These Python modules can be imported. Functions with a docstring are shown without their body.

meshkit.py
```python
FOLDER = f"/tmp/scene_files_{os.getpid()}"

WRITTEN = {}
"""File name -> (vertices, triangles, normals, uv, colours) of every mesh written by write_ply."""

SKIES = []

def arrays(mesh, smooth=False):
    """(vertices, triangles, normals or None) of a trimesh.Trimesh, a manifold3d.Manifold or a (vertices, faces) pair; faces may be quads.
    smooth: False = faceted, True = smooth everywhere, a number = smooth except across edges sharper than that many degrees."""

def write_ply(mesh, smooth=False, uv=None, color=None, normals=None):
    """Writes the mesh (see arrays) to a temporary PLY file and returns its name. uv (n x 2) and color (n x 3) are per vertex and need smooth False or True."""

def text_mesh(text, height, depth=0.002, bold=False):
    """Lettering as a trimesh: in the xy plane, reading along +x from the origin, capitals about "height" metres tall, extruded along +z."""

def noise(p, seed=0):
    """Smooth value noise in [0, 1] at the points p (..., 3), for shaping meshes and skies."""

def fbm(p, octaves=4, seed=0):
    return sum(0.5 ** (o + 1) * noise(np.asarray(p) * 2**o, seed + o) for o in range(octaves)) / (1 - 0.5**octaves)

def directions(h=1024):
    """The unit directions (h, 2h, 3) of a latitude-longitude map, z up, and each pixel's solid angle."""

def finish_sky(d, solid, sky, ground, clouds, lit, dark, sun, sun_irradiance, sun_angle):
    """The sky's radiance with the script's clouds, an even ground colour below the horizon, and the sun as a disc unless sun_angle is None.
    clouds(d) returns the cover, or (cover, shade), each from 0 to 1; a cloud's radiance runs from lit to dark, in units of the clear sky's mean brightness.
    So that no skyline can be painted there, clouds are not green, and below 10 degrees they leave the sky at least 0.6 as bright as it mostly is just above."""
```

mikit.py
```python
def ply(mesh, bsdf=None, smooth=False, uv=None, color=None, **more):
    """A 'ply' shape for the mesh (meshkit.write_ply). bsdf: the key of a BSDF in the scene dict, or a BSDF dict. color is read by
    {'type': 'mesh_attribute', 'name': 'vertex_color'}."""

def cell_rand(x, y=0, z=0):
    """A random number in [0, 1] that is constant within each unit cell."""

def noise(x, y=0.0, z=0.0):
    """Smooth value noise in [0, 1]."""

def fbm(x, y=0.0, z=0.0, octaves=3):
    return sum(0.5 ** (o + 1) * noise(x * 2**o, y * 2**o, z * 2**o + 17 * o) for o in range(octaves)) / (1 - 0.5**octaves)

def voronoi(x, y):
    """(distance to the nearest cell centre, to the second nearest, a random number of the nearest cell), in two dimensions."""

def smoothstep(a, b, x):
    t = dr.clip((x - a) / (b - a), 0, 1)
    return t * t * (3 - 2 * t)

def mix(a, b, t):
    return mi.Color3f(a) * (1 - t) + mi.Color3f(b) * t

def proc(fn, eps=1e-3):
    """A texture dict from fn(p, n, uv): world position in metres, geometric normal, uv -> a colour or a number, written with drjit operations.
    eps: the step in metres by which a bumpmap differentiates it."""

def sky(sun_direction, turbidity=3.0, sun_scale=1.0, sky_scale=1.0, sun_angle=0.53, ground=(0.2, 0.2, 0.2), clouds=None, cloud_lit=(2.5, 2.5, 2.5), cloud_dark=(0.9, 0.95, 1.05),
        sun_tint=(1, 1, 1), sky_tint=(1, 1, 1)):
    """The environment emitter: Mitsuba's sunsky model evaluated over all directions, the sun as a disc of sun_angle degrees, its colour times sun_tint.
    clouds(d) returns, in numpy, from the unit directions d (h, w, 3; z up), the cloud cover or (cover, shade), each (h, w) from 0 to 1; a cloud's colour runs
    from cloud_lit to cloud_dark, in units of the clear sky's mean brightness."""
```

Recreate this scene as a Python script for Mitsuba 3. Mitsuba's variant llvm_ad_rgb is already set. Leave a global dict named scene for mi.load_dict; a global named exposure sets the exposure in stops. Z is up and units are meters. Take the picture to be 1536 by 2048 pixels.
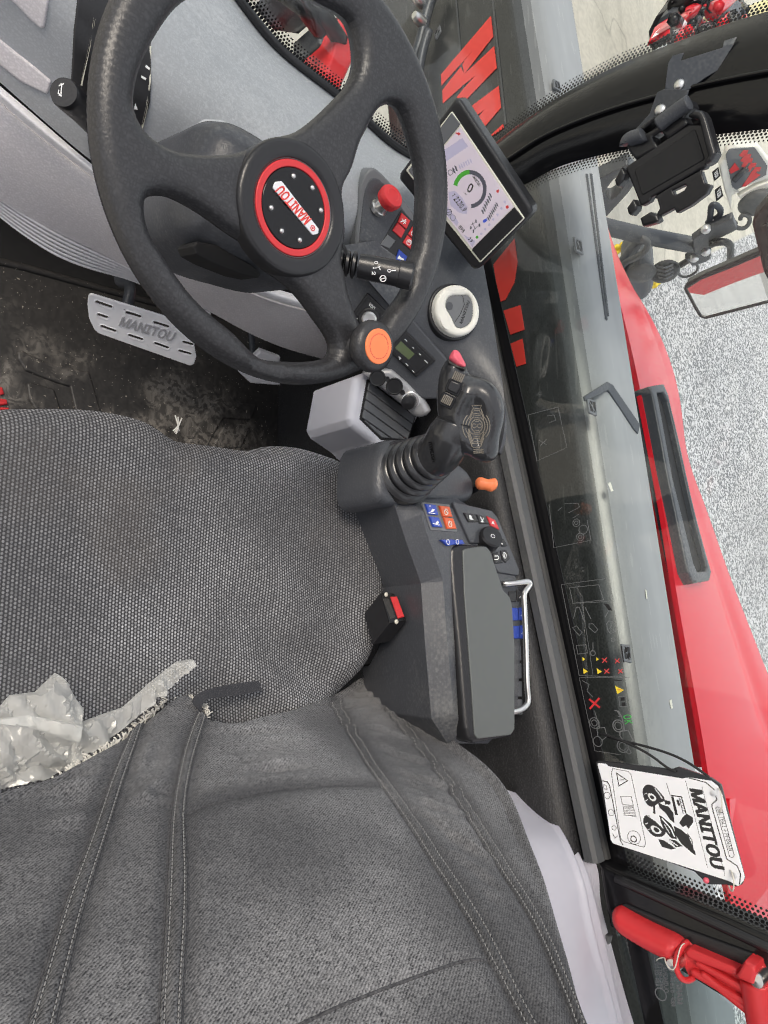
import math, random, numpy as np, trimesh, mitsuba as mi, mikit, meshkit
import shapely, shapely.geometry as sg
import drjit as dr
from shapely.ops import unary_union
from scipy.spatial import Delaunay, cKDTree
from scipy.interpolate import RectBivariateSpline, make_interp_spline, LinearNDInterpolator, NearestNDInterpolator
from mikit import noise, fbm, voronoi, smoothstep, mix, cell_rand, proc
random.seed(5); RNG = np.random.default_rng(5)

# ---------------------------------------------------------------- camera, sky, exposure
FOCAL, IMG_W, IMG_H = 1420.0, 1536, 2048              # focal length in pixels of the 1536 x 2048 photograph
EYE = np.array([0.0, 1.10, 2.12])               # x forward, y to the machine's left, z up from the ground
def unit(v): v = np.asarray(v, float); return v / np.linalg.norm(v)
XC = unit([-50, 8000, FOCAL])
NAD = np.array([-1530, 0, FOCAL]); NAD[1] = -(XC[0]*NAD[0] + XC[2]*NAD[2]) / XC[1]
ZC = -unit(NAD); YC = -np.cross(ZC, XC)
ROT = np.array([XC, YC, ZC])
RGT, UPV, DIR = ROT[:, 0], ROT[:, 1], ROT[:, 2]
scene, labels = {}, {}
M4 = np.eye(4); M4[:3, 0] = -RGT; M4[:3, 1] = UPV; M4[:3, 2] = DIR; M4[:3, 3] = EYE
scene['camera'] = {'type': 'perspective', 'fov': math.degrees(2*math.atan(IMG_W/2/FOCAL)), 'fov_axis': 'x',
                   'to_world': mi.ScalarTransform4f(M4.tolist()), 'near_clip': 0.02, 'far_clip': 400.0}
def cloudy(d): return np.ones(d.shape[:2]), 0.25*meshkit.fbm(d*2.5, 3)
scene['sky'] = mikit.sky(unit([0.30, 0.85, 0.85]), turbidity=3, sun_scale=0.5, sun_angle=22, clouds=cloudy,
                         sun_tint=(0.88, 0.96, 1.12), cloud_lit=(2.45, 2.5, 2.65), cloud_dark=(1.6, 1.65, 1.8), ground=(0.33, 0.33, 0.33))
exposure = 2.0

# ---------------------------------------------------------------- placing: a pixel's ray meets a plane of the cab
def ray(px, py):
    c = np.array([px - IMG_W/2, IMG_H/2 - py, FOCAL]); return ROT @ (c / np.linalg.norm(c))
def hit(px, py, n, d): r = ray(px, py); return EYE + r*((d - n@EYE)/(n@r))
def atz(px, py, z): return hit(px, py, np.array([0, 0, 1.0]), z)
def aty(px, py, y): return hit(px, py, np.array([0, 1.0, 0]), y)
def atx(px, py, x): return hit(px, py, np.array([1.0, 0, 0]), x)
def far(px, py, d): return EYE + ray(px, py)*d
def cr(x0, y0, s, pts): return [(x0 + a/s, y0 + b/s) for a, b in pts]

class Fr:
    """A plane with an origin o, a normal n and two axes."""
    def __init__(s, o, n, up=(0, 0, 1)):
        s.o, s.n = np.asarray(o, float), unit(n)
        s.x = unit(np.cross(up, s.n)); s.y = np.cross(s.n, s.x)
    def at(s, px, py):
        q = hit(px, py, s.n, s.n @ s.o) - s.o; return np.array([q @ s.x, q @ s.y])
    def poly(s, pts): return np.array([s.at(*p) for p in pts])
    def P(s, u, v, w=0.0): return s.o + np.multiply.outer(u, s.x) + np.multiply.outer(v, s.y) + np.multiply.outer(np.broadcast_to(w, np.shape(u)), s.n)
    def up(s, w): f = Fr.__new__(Fr); f.o, f.n, f.x, f.y = s.o + s.n*w, s.n, s.x, s.y; return f
def plane3(a, b, c, up=(0, 0, 1)):
    n = unit(np.cross(b - a, c - a)); n = n if n @ (EYE - a) > 0 else -n
    return Fr(a, n, up)
FLAT = lambda z: Fr([0, 0, z], [0, 0, 1], (0, 1, 0))

# ---------------------------------------------------------------- mesh tools
def mk(v, f): return trimesh.Trimesh(np.asarray(v, float), np.asarray(f, int), process=False)
def cat(ms): return trimesh.util.concatenate([mk(*m[:2]) if isinstance(m, tuple) else m for m in ms])
def smoothpoly(pts, k=6, closed=True):
    pts = np.asarray(pts, float)
    if closed: pts = np.vstack([pts, pts[:1]])
    d = np.r_[0, np.cumsum(np.linalg.norm(np.diff(pts, axis=0), axis=1)**0.5)]
    s = make_interp_spline(d, pts, k=3 if closed or len(pts) > 3 else 1, bc_type='periodic' if closed else None)
    t = np.linspace(0, d[-1], k*(len(pts) - 1) + 1)
    r = s(t); return r[:-1] if closed else r
def rnd(pts, r):
    """Polygon with its corners rounded by r."""
    p = sg.Polygon(pts).buffer(0); return p.buffer(-r).buffer(r, 8) if p.buffer(-r).area > 0 else p
def pillow(F, poly, h=0.004, r=0.002, base=-0.002, res=0.01, fn=None, chamfer=False, mirror=False, grid=None, skew=None):
    """A plate over the polygon on plane F: flat top at height h with an edge rounded over r, walls down to base. fn(u, v) adds relief."""
    P = sg.Polygon(poly) if not isinstance(poly, (sg.Polygon, sg.MultiPolygon)) else poly
    P = P.buffer(0)
    if P.geom_type == 'MultiPolygon': return cat([pillow(F, g, h, r, base, res, fn, chamfer, mirror, grid, skew) for g in P.geoms])
    P = shapely.segmentize(P, res)
    rings = [np.array(P.exterior.coords)[:-1]] + [np.array(i.coords)[:-1] for i in P.interiors]
    pts = list(rings)
    for t in ((1.0,) if chamfer else (0.12, 0.35, 0.65, 1.0)):
        q = P.buffer(-r*t, 4)
        for g in getattr(q, 'geoms', [q]):
            if g.is_empty: continue
            g = shapely.segmentize(g, res)
            pts += [np.array(g.exterior.coords)[:-1]] + [np.array(i.coords)[:-1] for i in g.interiors]
    if grid:
        a, b, c, d = P.bounds; q = P.buffer(-max(r, grid*0.6))
        gx, gy = np.meshgrid(np.arange(a, c, grid), np.arange(b, d, grid)); g = np.c_[gx.ravel(), gy.ravel()]
        pts.append(g[shapely.contains_xy(q, g[:, 0], g[:, 1])])
    nb = sum(len(x) for x in rings)
    allp = np.vstack(pts)
    keep = np.ones(len(allp), bool)
    _, ix = np.unique(np.round(allp, 6), axis=0, return_index=True); keep[:] = False; keep[ix] = True; keep[:nb] = True
    V = allp[keep]
    tri = Delaunay(V).simplices
    c = V[tri].mean(1); tri = tri[shapely.contains_xy(P, c[:, 0], c[:, 1])]
    a = V[tri]; ar = (a[:, 1, 0]-a[:, 0, 0])*(a[:, 2, 1]-a[:, 0, 1]) - (a[:, 1, 1]-a[:, 0, 1])*(a[:, 2, 0]-a[:, 0, 0])
    tri = tri[np.abs(ar) > 1e-13]; ar = ar[np.abs(ar) > 1e-13]
    tri[ar < 0] = tri[ar < 0][:, ::-1]
    d = shapely.distance(P.boundary, shapely.points(V)); d[:nb] = 0
    t = np.clip(d/r, 0, 1)
    w = (h - r) + (r*t if chamfer else r*np.sqrt(np.maximum(0, 1 - (1 - t)**2)))
    if fn is not None: w = w + fn(V[:, 0], V[:, 1])*np.minimum(1, t)
    top = F.P(V[:, 0], V[:, 1], w)
    bw = -w if mirror else np.full(len(V), base)
    e = np.vstack([tri[:, [0, 1]], tri[:, [1, 2]], tri[:, [2, 0]]])
    es = np.sort(e, axis=1); _, inv, cnt = np.unique(es, axis=0, return_inverse=True, return_counts=True)
    be = e[cnt[inv.ravel()] == 1]
    bot = F.P(V[:, 0], V[:, 1], bw) + (0 if skew is None else np.asarray(skew)); n = len(V)
    faces = np.vstack([tri, tri[:, ::-1] + n, np.c_[be[:, 1], be[:, 0], be[:, 0] + n], np.c_[be[:, 1], be[:, 0] + n, be[:, 1] + n]])
    m = mk(np.vstack([top, bot]), faces); m.metadata['uv'] = np.vstack([V, V]); return m
def drape(m, F, sheetmesh, lift=0.0):
    """Bends a plate made on plane F onto a curved sheet."""
    S = sheetmesh.metadata['S'].reshape(-1, 3) - F.o; q = np.c_[S @ F.x, S @ F.y]; w = S @ F.n
    v = m.vertices - F.o; uv = np.c_[v @ F.x, v @ F.y]; h = LinearNDInterpolator(q, w)(uv); bad = np.isnan(h)
    if bad.any(): h[bad] = NearestNDInterpolator(q, w)(uv[bad])
    r = mk(m.vertices + F.n*(h + lift)[:, None], m.faces); r.metadata.update(m.metadata); return r
def onsheet(sm, px, py):
    S = sm.metadata['S'].reshape(-1, 3); r = ray(px, py); d = S - EYE; t = d @ r; e = np.linalg.norm(d - t[:, None]*r, axis=1); o = np.argsort(e)[:4]; w = 1/(e[o] + 1e-4); return EYE + r*((t[o]*w).sum()/w.sum())
def flat(F, poly, w=0.0005, t=0.0005):
    """A thin print or film on plane F."""
    P = poly if isinstance(poly, (sg.Polygon, sg.MultiPolygon)) else sg.Polygon(poly)
    P = P.buffer(0); out = []
    for g in getattr(P, 'geoms', [P]):
        if g.geom_type != 'Polygon' or g.area < 1e-10: continue
        m = trimesh.creation.extrude_polygon(g, t, engine='earcut'); v = m.vertices
        out.append(mk(F.P(v[:, 0], v[:, 1], v[:, 2] + w), m.faces))
    return cat(out)
def hullblock(F, poly, w0, w1, bev=0.001):
    p = np.array(sg.Polygon(poly).convex_hull.exterior.coords)[:-1]
    q = sg.Polygon(p).buffer(-bev); q = np.array(q.exterior.coords)[:-1] if not q.is_empty else p
    v = np.vstack([F.P(p[:, 0], p[:, 1], w0), F.P(p[:, 0], p[:, 1], w1 - bev), F.P(q[:, 0], q[:, 1], w1)])
    return trimesh.convex.convex_hull(v)
def sheet(rows, nu=48, nv=48, t=0.004, ku=3, kv=3, disp=None):
    """A smooth solid skin through a grid of points, with thickness t away from the camera's side."""
    G = np.array(rows, float); m, n = G.shape[:2]
    a, b = np.linspace(0, m - 1, nu), np.linspace(0, n - 1, nv)
    S = np.stack([RectBivariateSpline(np.arange(m), np.arange(n), G[..., k], kx=min(ku, m-1), ky=min(kv, n-1), s=0)(a, b) for k in range(3)], -1)
    N = np.cross(np.gradient(S, axis=0), np.gradient(S, axis=1)); N /= np.linalg.norm(N, axis=-1, keepdims=True) + 1e-12
    if (N*(EYE - S)).sum() < 0: N = -N
    du = np.r_[0, np.cumsum(np.linalg.norm(np.diff(S, axis=0), axis=-1).mean(1))]; dv = np.r_[0, np.cumsum(np.linalg.norm(np.diff(S, axis=1), axis=-1).mean(0))]
    UV = np.stack(np.meshgrid(du, dv, indexing='ij'), -1)
    if disp is not None: S = S + N*disp(UV[..., 0], UV[..., 1], S)[..., None]
    B = S - N*t
    idx = np.arange(nu*nv).reshape(nu, nv); q = np.stack([idx[:-1, :-1], idx[1:, :-1], idx[1:, 1:], idx[:-1, 1:]], -1).reshape(-1, 4)
    f = np.vstack([q[:, [0, 1, 2]], q[:, [0, 2, 3]]]); k = nu*nv
    edge = np.r_[idx[0, :-1], idx[:-1, -1], idx[-1, :0:-1], idx[:0:-1, 0]]; ne = len(edge)
    sv = np.vstack([S.reshape(-1, 3)[edge], B.reshape(-1, 3)[edge]]); o = 2*k; i = np.arange(ne); j = (i + 1) % ne
    f = np.vstack([f, f[:, ::-1] + k, np.c_[o+i, o+j, o+ne+j], np.c_[o+i, o+ne+j, o+ne+i]])
    uv = UV.reshape(-1, 2)
    me = mk(np.vstack([S.reshape(-1, 3), B.reshape(-1, 3), sv]), f); me.metadata['uv'] = np.vstack([uv, uv, uv[edge], uv[edge]]); me.metadata['S'] = S; me.metadata['N'] = N
    return me
def tube(path, r, n=12, k=6, closed=False, spline=True):
    P = np.asarray(path, float)
    if spline and len(P) > 2: P = smoothpoly(P, k, closed)
    m = len(P); R = np.interp(np.linspace(0, 1, m), np.linspace(0, 1, len(np.atleast_1d(r))), np.atleast_1d(r)) if np.ndim(r) else np.full(m, r)
    T = (np.roll(P, -1, 0) - np.roll(P, 1, 0)) if closed else np.gradient(P, axis=0)
    T /= np.linalg.norm(T, axis=1, keepdims=True) + 1e-12
    a = np.cross(T[0], [0.31, 0.2, 0.93]); a = unit(a); V = []
    for i in range(m):
        a = unit(a - T[i]*(a @ T[i])); b = np.cross(T[i], a); ang = np.arange(n)*2*np.pi/n
        V.append(P[i] + R[i]*(np.outer(np.cos(ang), a) + np.outer(np.sin(ang), b)))
    V = np.vstack(V); F = []
    for i in range(m if closed else m - 1):
        A = i*n + np.arange(n); Bq = ((i + 1) % m)*n + np.arange(n); A2, B2 = np.roll(A, -1), np.roll(Bq, -1)
        F += [np.c_[A, A2, B2], np.c_[A, B2, Bq]]
    if not closed:
        V = np.vstack([V, P[0], P[-1]]); k0 = m*n; A = np.arange(n)
        F += [np.c_[np.roll(A, -1), A, np.full(n, k0)], np.c_[A + (m-1)*n, np.roll(A, -1) + (m-1)*n, np.full(n, k0 + 1)]]
    return mk(V, np.vstack(F))
def lathe(o, axis, prof, n=40, squash=None):
    """A turned body: prof = [(radius, height along the axis)]."""
    ax = unit(axis); a = unit(np.cross(ax, [0.2, 0.93, 0.31])); b = np.cross(ax, a); ang = np.arange(n)*2*np.pi/n
    ringv = np.outer(np.cos(ang), a) + np.outer(np.sin(ang), b)
    V = np.vstack([np.asarray(o) + r*ringv + ax*h for r, h in prof] + [[np.asarray(o) + ax*prof[0][1]], [np.asarray(o) + ax*prof[-1][1]]]); F = []; m = len(prof)
    A = np.arange(n); A2 = np.roll(A, -1)
    for i in range(m - 1): F += [np.c_[A + i*n, A2 + i*n, A2 + (i+1)*n], np.c_[A + i*n, A2 + (i+1)*n, A + (i+1)*n]]
    F += [np.c_[A2, A, np.full(n, m*n)], np.c_[A + (m-1)*n, A2 + (m-1)*n, np.full(n, m*n + 1)]]
    return mk(V, np.vstack(F))
def text(F, s, p0, p1, p2, t=0.0006, w=0.0006, bold=True):
    """Lettering on plane F: p0 start of the baseline, p1 its end, p2 the top over p0 (photograph pixels)."""
    m = meshkit.text_mesh(s, 1.0, 1.0, bold); v = m.vertices.copy()
    a, b, c = F.at(*p0), F.at(*p1), F.at(*p2)
    x = (v[:, 0] - v[:, 0].min())/(np.ptp(v[:, 0])); uv = a + np.outer(x, b - a) + np.outer(v[:, 1], c - a)
    return mk(F.P(uv[:, 0], uv[:, 1], w + v[:, 2]*t), m.faces)
def line(F, pts, width, closed=False):
    p = F.poly(pts); p = np.vstack([p, p[:1]]) if closed else p
    return sg.LineString(p).buffer(width/2, cap_style=2, join_style=2)
def circ(F, px, py, r, n=32):
    c = F.at(px, py); return sg.Point(*c).buffer(r, n//4)
def icosph(c, r, sub=2, sc=(1, 1, 1)):
    m = trimesh.creation.icosphere(sub, 1.0); return mk(m.vertices*np.array(sc)*r + np.asarray(c), m.faces)
def add(key, mesh, mat, smooth=35, label=None, cat=None, group=None, kind=None, uv=False):
    base, i = key, 0
    while key in scene: i += 1; key = f'{base}_{i:03d}'
    if mesh is not None:
        scene[key] = mikit.ply(mesh, mat, smooth=True if uv else smooth, uv=mesh.metadata['uv'] if uv else None)
    e = {k: v for k, v in (('label', label), ('category', cat), ('group', group), ('kind', kind)) if v}
    if e: labels[key] = e
    return key
def thing(key, label, cat, group=None):
    base, i = key, 0
    while key in labels: i += 1; key = f'{base}_{i:03d}'
    labels[key] = {'label': label, 'category': cat, **({'group': group} if group else {})}
    return key

# ---------------------------------------------------------------- materials
def pb(base, rough=0.5, **k):
    return {'type': 'principled', 'base_color': base if isinstance(base, dict) else {'type': 'rgb', 'value': list(base)}, 'roughness': rough, **k}
def mat(name, b, bump=None, scale=1e-4, eps=4e-4):
    if bump is not None: b = {'type': 'bumpmap', 'arbitrary': proc(bump, eps), 'scale': scale, 'bsdf': b}
    scene['mat_' + name] = {'type': 'twosided', 'bsdf': b}; return 'mat_' + name
def grain(s): return lambda p, n, uv: dr.abs(noise(p.x*s, p.y*s, p.z*s) - 0.5)*1.4 + 0.5*dr.abs(noise(p.x*s*2.1+3, p.y*s*2.1, p.z*s*2.1) - 0.5)
g_fine, g_leather = grain(900.0), grain(420.0)
def dusty(col, dust, lo=0.45, hi=0.8, s=9.0, g=None, ga=0.6):
    def fn(p, n, uv):
        m = smoothstep(lo, hi, fbm(p.x*s, p.y*s, p.z*s, 4)*0.75 + 0.25*noise(p.x*310, p.y*310, p.z*310))
        up = dr.clip(n.z*0.5 + 0.6, 0.15, 1.0)
        c = mix(col, dust, m*up*0.8)
        return c if g is None else c*(1 - ga + 2.2*ga*dr.clip(g(p, n, uv), 0, 1))      # relief shade put into the colour: pits of the grain darker
    return proc(fn)
RUB = mat('wheel_rubber', pb(dusty((0.027, 0.027, 0.030), (0.027, 0.027, 0.030), 0.8, 1.2, 9, g_leather, 0.36), 0.40, specular=0.6), g_leather, 1.8e-4)
JSK = mat('worn_black_grip', pb(dusty((0.022, 0.023, 0.026), (0.05, 0.05, 0.05), 0.5, 0.9, 25), 0.24, specular=0.7))
BLK = mat('black_plastic', pb((0.014, 0.014, 0.016), 0.33), g_fine, 5e-5)
BLKG = mat('black_gloss', pb((0.006, 0.006, 0.007), 0.15, specular=0.4))
BLKM = mat('black_matt', pb((0.012, 0.012, 0.013), 0.7))
CONS = mat('console_grey', pb(dusty((0.060, 0.064, 0.074), (0.17, 0.172, 0.17), 0.5, 0.9, 11, g_leather, 0.16), 0.40), g_leather, 2.5e-4)
DASHU = mat('dash_grey', pb(dusty((0.33, 0.345, 0.365), (0.46, 0.47, 0.485), 0.4, 0.85, 8, g_leather, 0.12), 0.42), g_leather, 1.5e-4)
DASHL = mat('dash_light', pb(dusty((0.62, 0.59, 0.61), (0.66, 0.64, 0.64), 0.4, 0.8, 6, g_leather, 0.15), 0.45), g_leather, 2e-4)
TRIM = mat('trim_light', pb((0.72, 0.71, 0.73), 0.35), g_leather, 6e-5)
TRIMP = mat('corner_lavender', pb(dusty((0.40, 0.40, 0.455), (0.33, 0.325, 0.33), 0.55, 0.95, 14), 0.33), g_fine, 4e-5)
PANEL = mat('panel_lavender', pb((0.60, 0.60, 0.66), 0.38), g_fine, 4e-5)
VINYL = mat('black_vinyl', pb(dusty((0.022, 0.022, 0.024), (0.03, 0.03, 0.03), 0.5, 0.9, 8, g_leather, 0.6), 0.58), g_leather, 4e-4)
SILL = mat('sill_grey', pb(dusty((0.060, 0.063, 0.067), (0.13, 0.128, 0.12), 0.45, 0.85, 20), 0.55), g_fine, 1e-4)
GASK = mat('gasket', pb(dusty((0.03, 0.03, 0.03), (0.12, 0.11, 0.09), 0.45, 0.9, 25), 0.7))
RED = mat('red_plastic', pb((0.55, 0.03, 0.035), 0.38))
REDP = mat('red_paint', pb(dusty((0.60, 0.012, 0.024), (0.58, 0.10, 0.10), 0.65, 1.05, 6), 0.22, specular=0.35, clearcoat=0.5, clearcoat_gloss=0.97))
REDL = mat('red_lettering', pb((0.62, 0.045, 0.035), 0.45))
PINK = mat('pink_rubber', pb((0.62, 0.10, 0.14), 0.45))
ORA = mat('orange_plastic', pb((0.85, 0.22, 0.08), 0.45))
BLUE = mat('blue_plastic', pb((0.025, 0.06, 0.36), 0.35))
ORB = mat('orange_button', pb((0.62, 0.10, 0.03), 0.35))
WHT = mat('white_print', pb((0.75, 0.75, 0.75), 0.5))
WHP = mat('white_plastic', pb(dusty((0.68, 0.67, 0.62), (0.5, 0.48, 0.42), 0.5, 0.9, 30), 0.4))
CREAM = mat('cream_bezel', pb((0.62, 0.60, 0.52), 0.4))
GREYL = mat('grey_print', pb((0.13, 0.135, 0.14), 0.6))
GREYD = mat('dark_grey_insert', pb((0.125, 0.13, 0.14), 0.45), g_fine, 6e-5)
SILV = mat('silver_metal', pb((0.75, 0.74, 0.72), 0.28, metallic=1.0))
ALU = mat('aluminium', pb(dusty((0.86, 0.86, 0.89), (0.7, 0.69, 0.67), 0.5, 0.9, 30), 0.28, metallic=0.15))
SATIN = mat('satin_silver_plastic', pb((0.40, 0.40, 0.41), 0.38, metallic=0.4))
YEL = mat('yellow', pb((0.80, 0.60, 0.04), 0.5))
GRN = mat('green_print', pb((0.05, 0.40, 0.07), 0.5))
PADM = mat('armrest_skin', pb((0.095, 0.104, 0.104), 0.36), g_fine, 3e-5)
STEEL = mat('dark_steel', pb(dusty((0.05, 0.055, 0.065), (0.16, 0.16, 0.16), 0.45, 0.9, 12), 0.4, metallic=0.2))
REFL = mat('plate_white', pb((0.68, 0.69, 0.71), 0.35))
scene['mat_mirror'] = {'type': 'twosided', 'bsdf': {'type': 'conductor', 'material': 'Ag'}}; MIRR = 'mat_mirror'
scene['mat_glass'] = {'type': 'thindielectric', 'int_ior': 1.38, 'specular_transmittance': {'type': 'rgb', 'value': [0.90, 0.945, 0.935]}}; GLASS = 'mat_glass'
def screen_mat(name, col, em):
    scene['mat_' + name] = {'type': 'twosided', 'bsdf': pb(col, 0.25)}; return 'mat_' + name
LCD = screen_mat('lcd', (0.72, 0.64, 0.73), 0)
LCD2 = mat('lcd_shape', pb((0.52, 0.49, 0.66), 0.35)); LCDD = mat('lcd_dark', pb((0.10, 0.10, 0.13), 0.35)); LCDG = mat('lcd_green', pb((0.08, 0.40, 0.05), 0.35)); LCDR = mat('lcd_red', pb((0.6, 0.06, 0.06), 0.4))
LCDO = mat('lcd_olive', pb((0.10, 0.13, 0.06), 0.2)); LCDB = mat('lcd_blue', pb((0.08, 0.12, 0.6), 0.4))
def weave(p, n, uv):
    s = 1/0.0037; a = uv.x*s; b = uv.y*s
    j = dr.floor(b); a = a + 0.5*(j - 2*dr.floor(j*0.5)); i = dr.floor(a)
    d = dr.sqrt(dr.square((a - i - 0.5)*1.0) + dr.square((b - j - 0.5)*1.15))
    k = smoothstep(0.50, 0.24, d)*(0.72 + 0.5*(cell_rand(i, j, 3) - 0.5))
    wear = smoothstep(0.25, 0.75, fbm(uv.x*7, uv.y*7, 0, 4)); dirt = smoothstep(0.5, 0.75, fbm(uv.x*8 + 7, uv.y*8, 0, 4))
    c = mix((0.038, 0.038, 0.042), (0.40, 0.405, 0.42), k*(0.55 + 0.75*wear))
    return mix(c, (0.085, 0.074, 0.066), dirt*0.32)
CLOTH = mat('seat_cloth', pb(proc(weave), 0.85, sheen=0.3), lambda p, n, uv: weave(p, n, uv).x, 6e-4, 3e-4)
SEAM_SEGS = []
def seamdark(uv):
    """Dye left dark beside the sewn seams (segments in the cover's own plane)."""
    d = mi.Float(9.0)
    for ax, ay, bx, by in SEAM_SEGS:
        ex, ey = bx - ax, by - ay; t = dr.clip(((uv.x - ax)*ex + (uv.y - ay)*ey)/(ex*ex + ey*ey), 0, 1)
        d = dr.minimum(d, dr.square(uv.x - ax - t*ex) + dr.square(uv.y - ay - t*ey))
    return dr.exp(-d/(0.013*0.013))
CREST_LIGHT_SEGS = []
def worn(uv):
    """Crease crests lightened in the colour so the folds read, like rubbed indigo."""
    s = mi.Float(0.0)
    for ax, ay, bx, by in CREST_LIGHT_SEGS:
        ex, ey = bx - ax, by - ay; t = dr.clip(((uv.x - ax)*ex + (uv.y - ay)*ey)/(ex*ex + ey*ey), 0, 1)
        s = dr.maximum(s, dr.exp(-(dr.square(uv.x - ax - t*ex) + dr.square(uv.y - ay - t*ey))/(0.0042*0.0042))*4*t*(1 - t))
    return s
def twill(p, n, uv, dye=True):
    s = 1/0.0023; t = (uv.x*0.55 - uv.y)*s
    w1 = noise(uv.x*950, uv.y*950, 0); w2 = noise(uv.x*500 + 9, uv.y*1500, 2)
    st = 0.5 + 0.5*dr.sin(t*6.2832 + 2.2*(w1 - 0.5))
    k = dr.clip(0.30 + 0.42*st + 0.62*(w1 - 0.5) + 0.45*(w2 - 0.5), 0, 1)
    fade = smoothstep(0.2, 0.8, fbm(uv.x*9 + 3, uv.y*9, 1, 4))
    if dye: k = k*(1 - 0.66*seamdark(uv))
    return mix((0.026, 0.027, 0.031), (0.25, 0.25, 0.256), k*(0.45 + 0.75*fade) + (0.16*worn(uv)*k if dye else 0.0))  # crest lightening stands in for light on the folds
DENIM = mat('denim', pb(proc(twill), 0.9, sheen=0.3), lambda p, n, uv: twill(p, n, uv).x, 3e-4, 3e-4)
SEAM = mat('denim_seam', pb(proc(lambda p, n, uv: mix((0.022, 0.022, 0.026), (0.10, 0.10, 0.105), noise(p.x*700, p.y*700, p.z*700))), 0.9))
THREAD = mat('thread', pb((0.24, 0.24, 0.24), 0.85)); RIBT = mat('worn_rib', pb((0.20, 0.18, 0.15), 0.4)); ALUD = mat('emboss_shade_aluminium', pb((0.42, 0.42, 0.44), 0.3, metallic=0.2)); DENIMD = mat('denim_dark', pb(proc(lambda p, n, uv: twill(p, n, uv, False)*0.74), 0.9, sheen=0.2)); FRAY = mat('frayed_thread', pb((0.62, 0.60, 0.55), 0.9))
STRAP = mat('black_strap', pb((0.035, 0.036, 0.042), 0.8), lambda p, n, uv: noise(p.x*200, p.y*1500, p.z*200), 1e-4)
scene['mat_film'] = {'type': 'blendbsdf', 'weight': 0.52, 'a': {'type': 'thindielectric', 'int_ior': 1.45},
                     'b': {'type': 'principledthin', 'base_color': {'type': 'rgb', 'value': [0.98, 0.98, 0.94]}, 'roughness': 0.08, 'diff_trans': 0.9, 'spec_trans': 0.0}}; FILM = 'mat_film'
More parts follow.
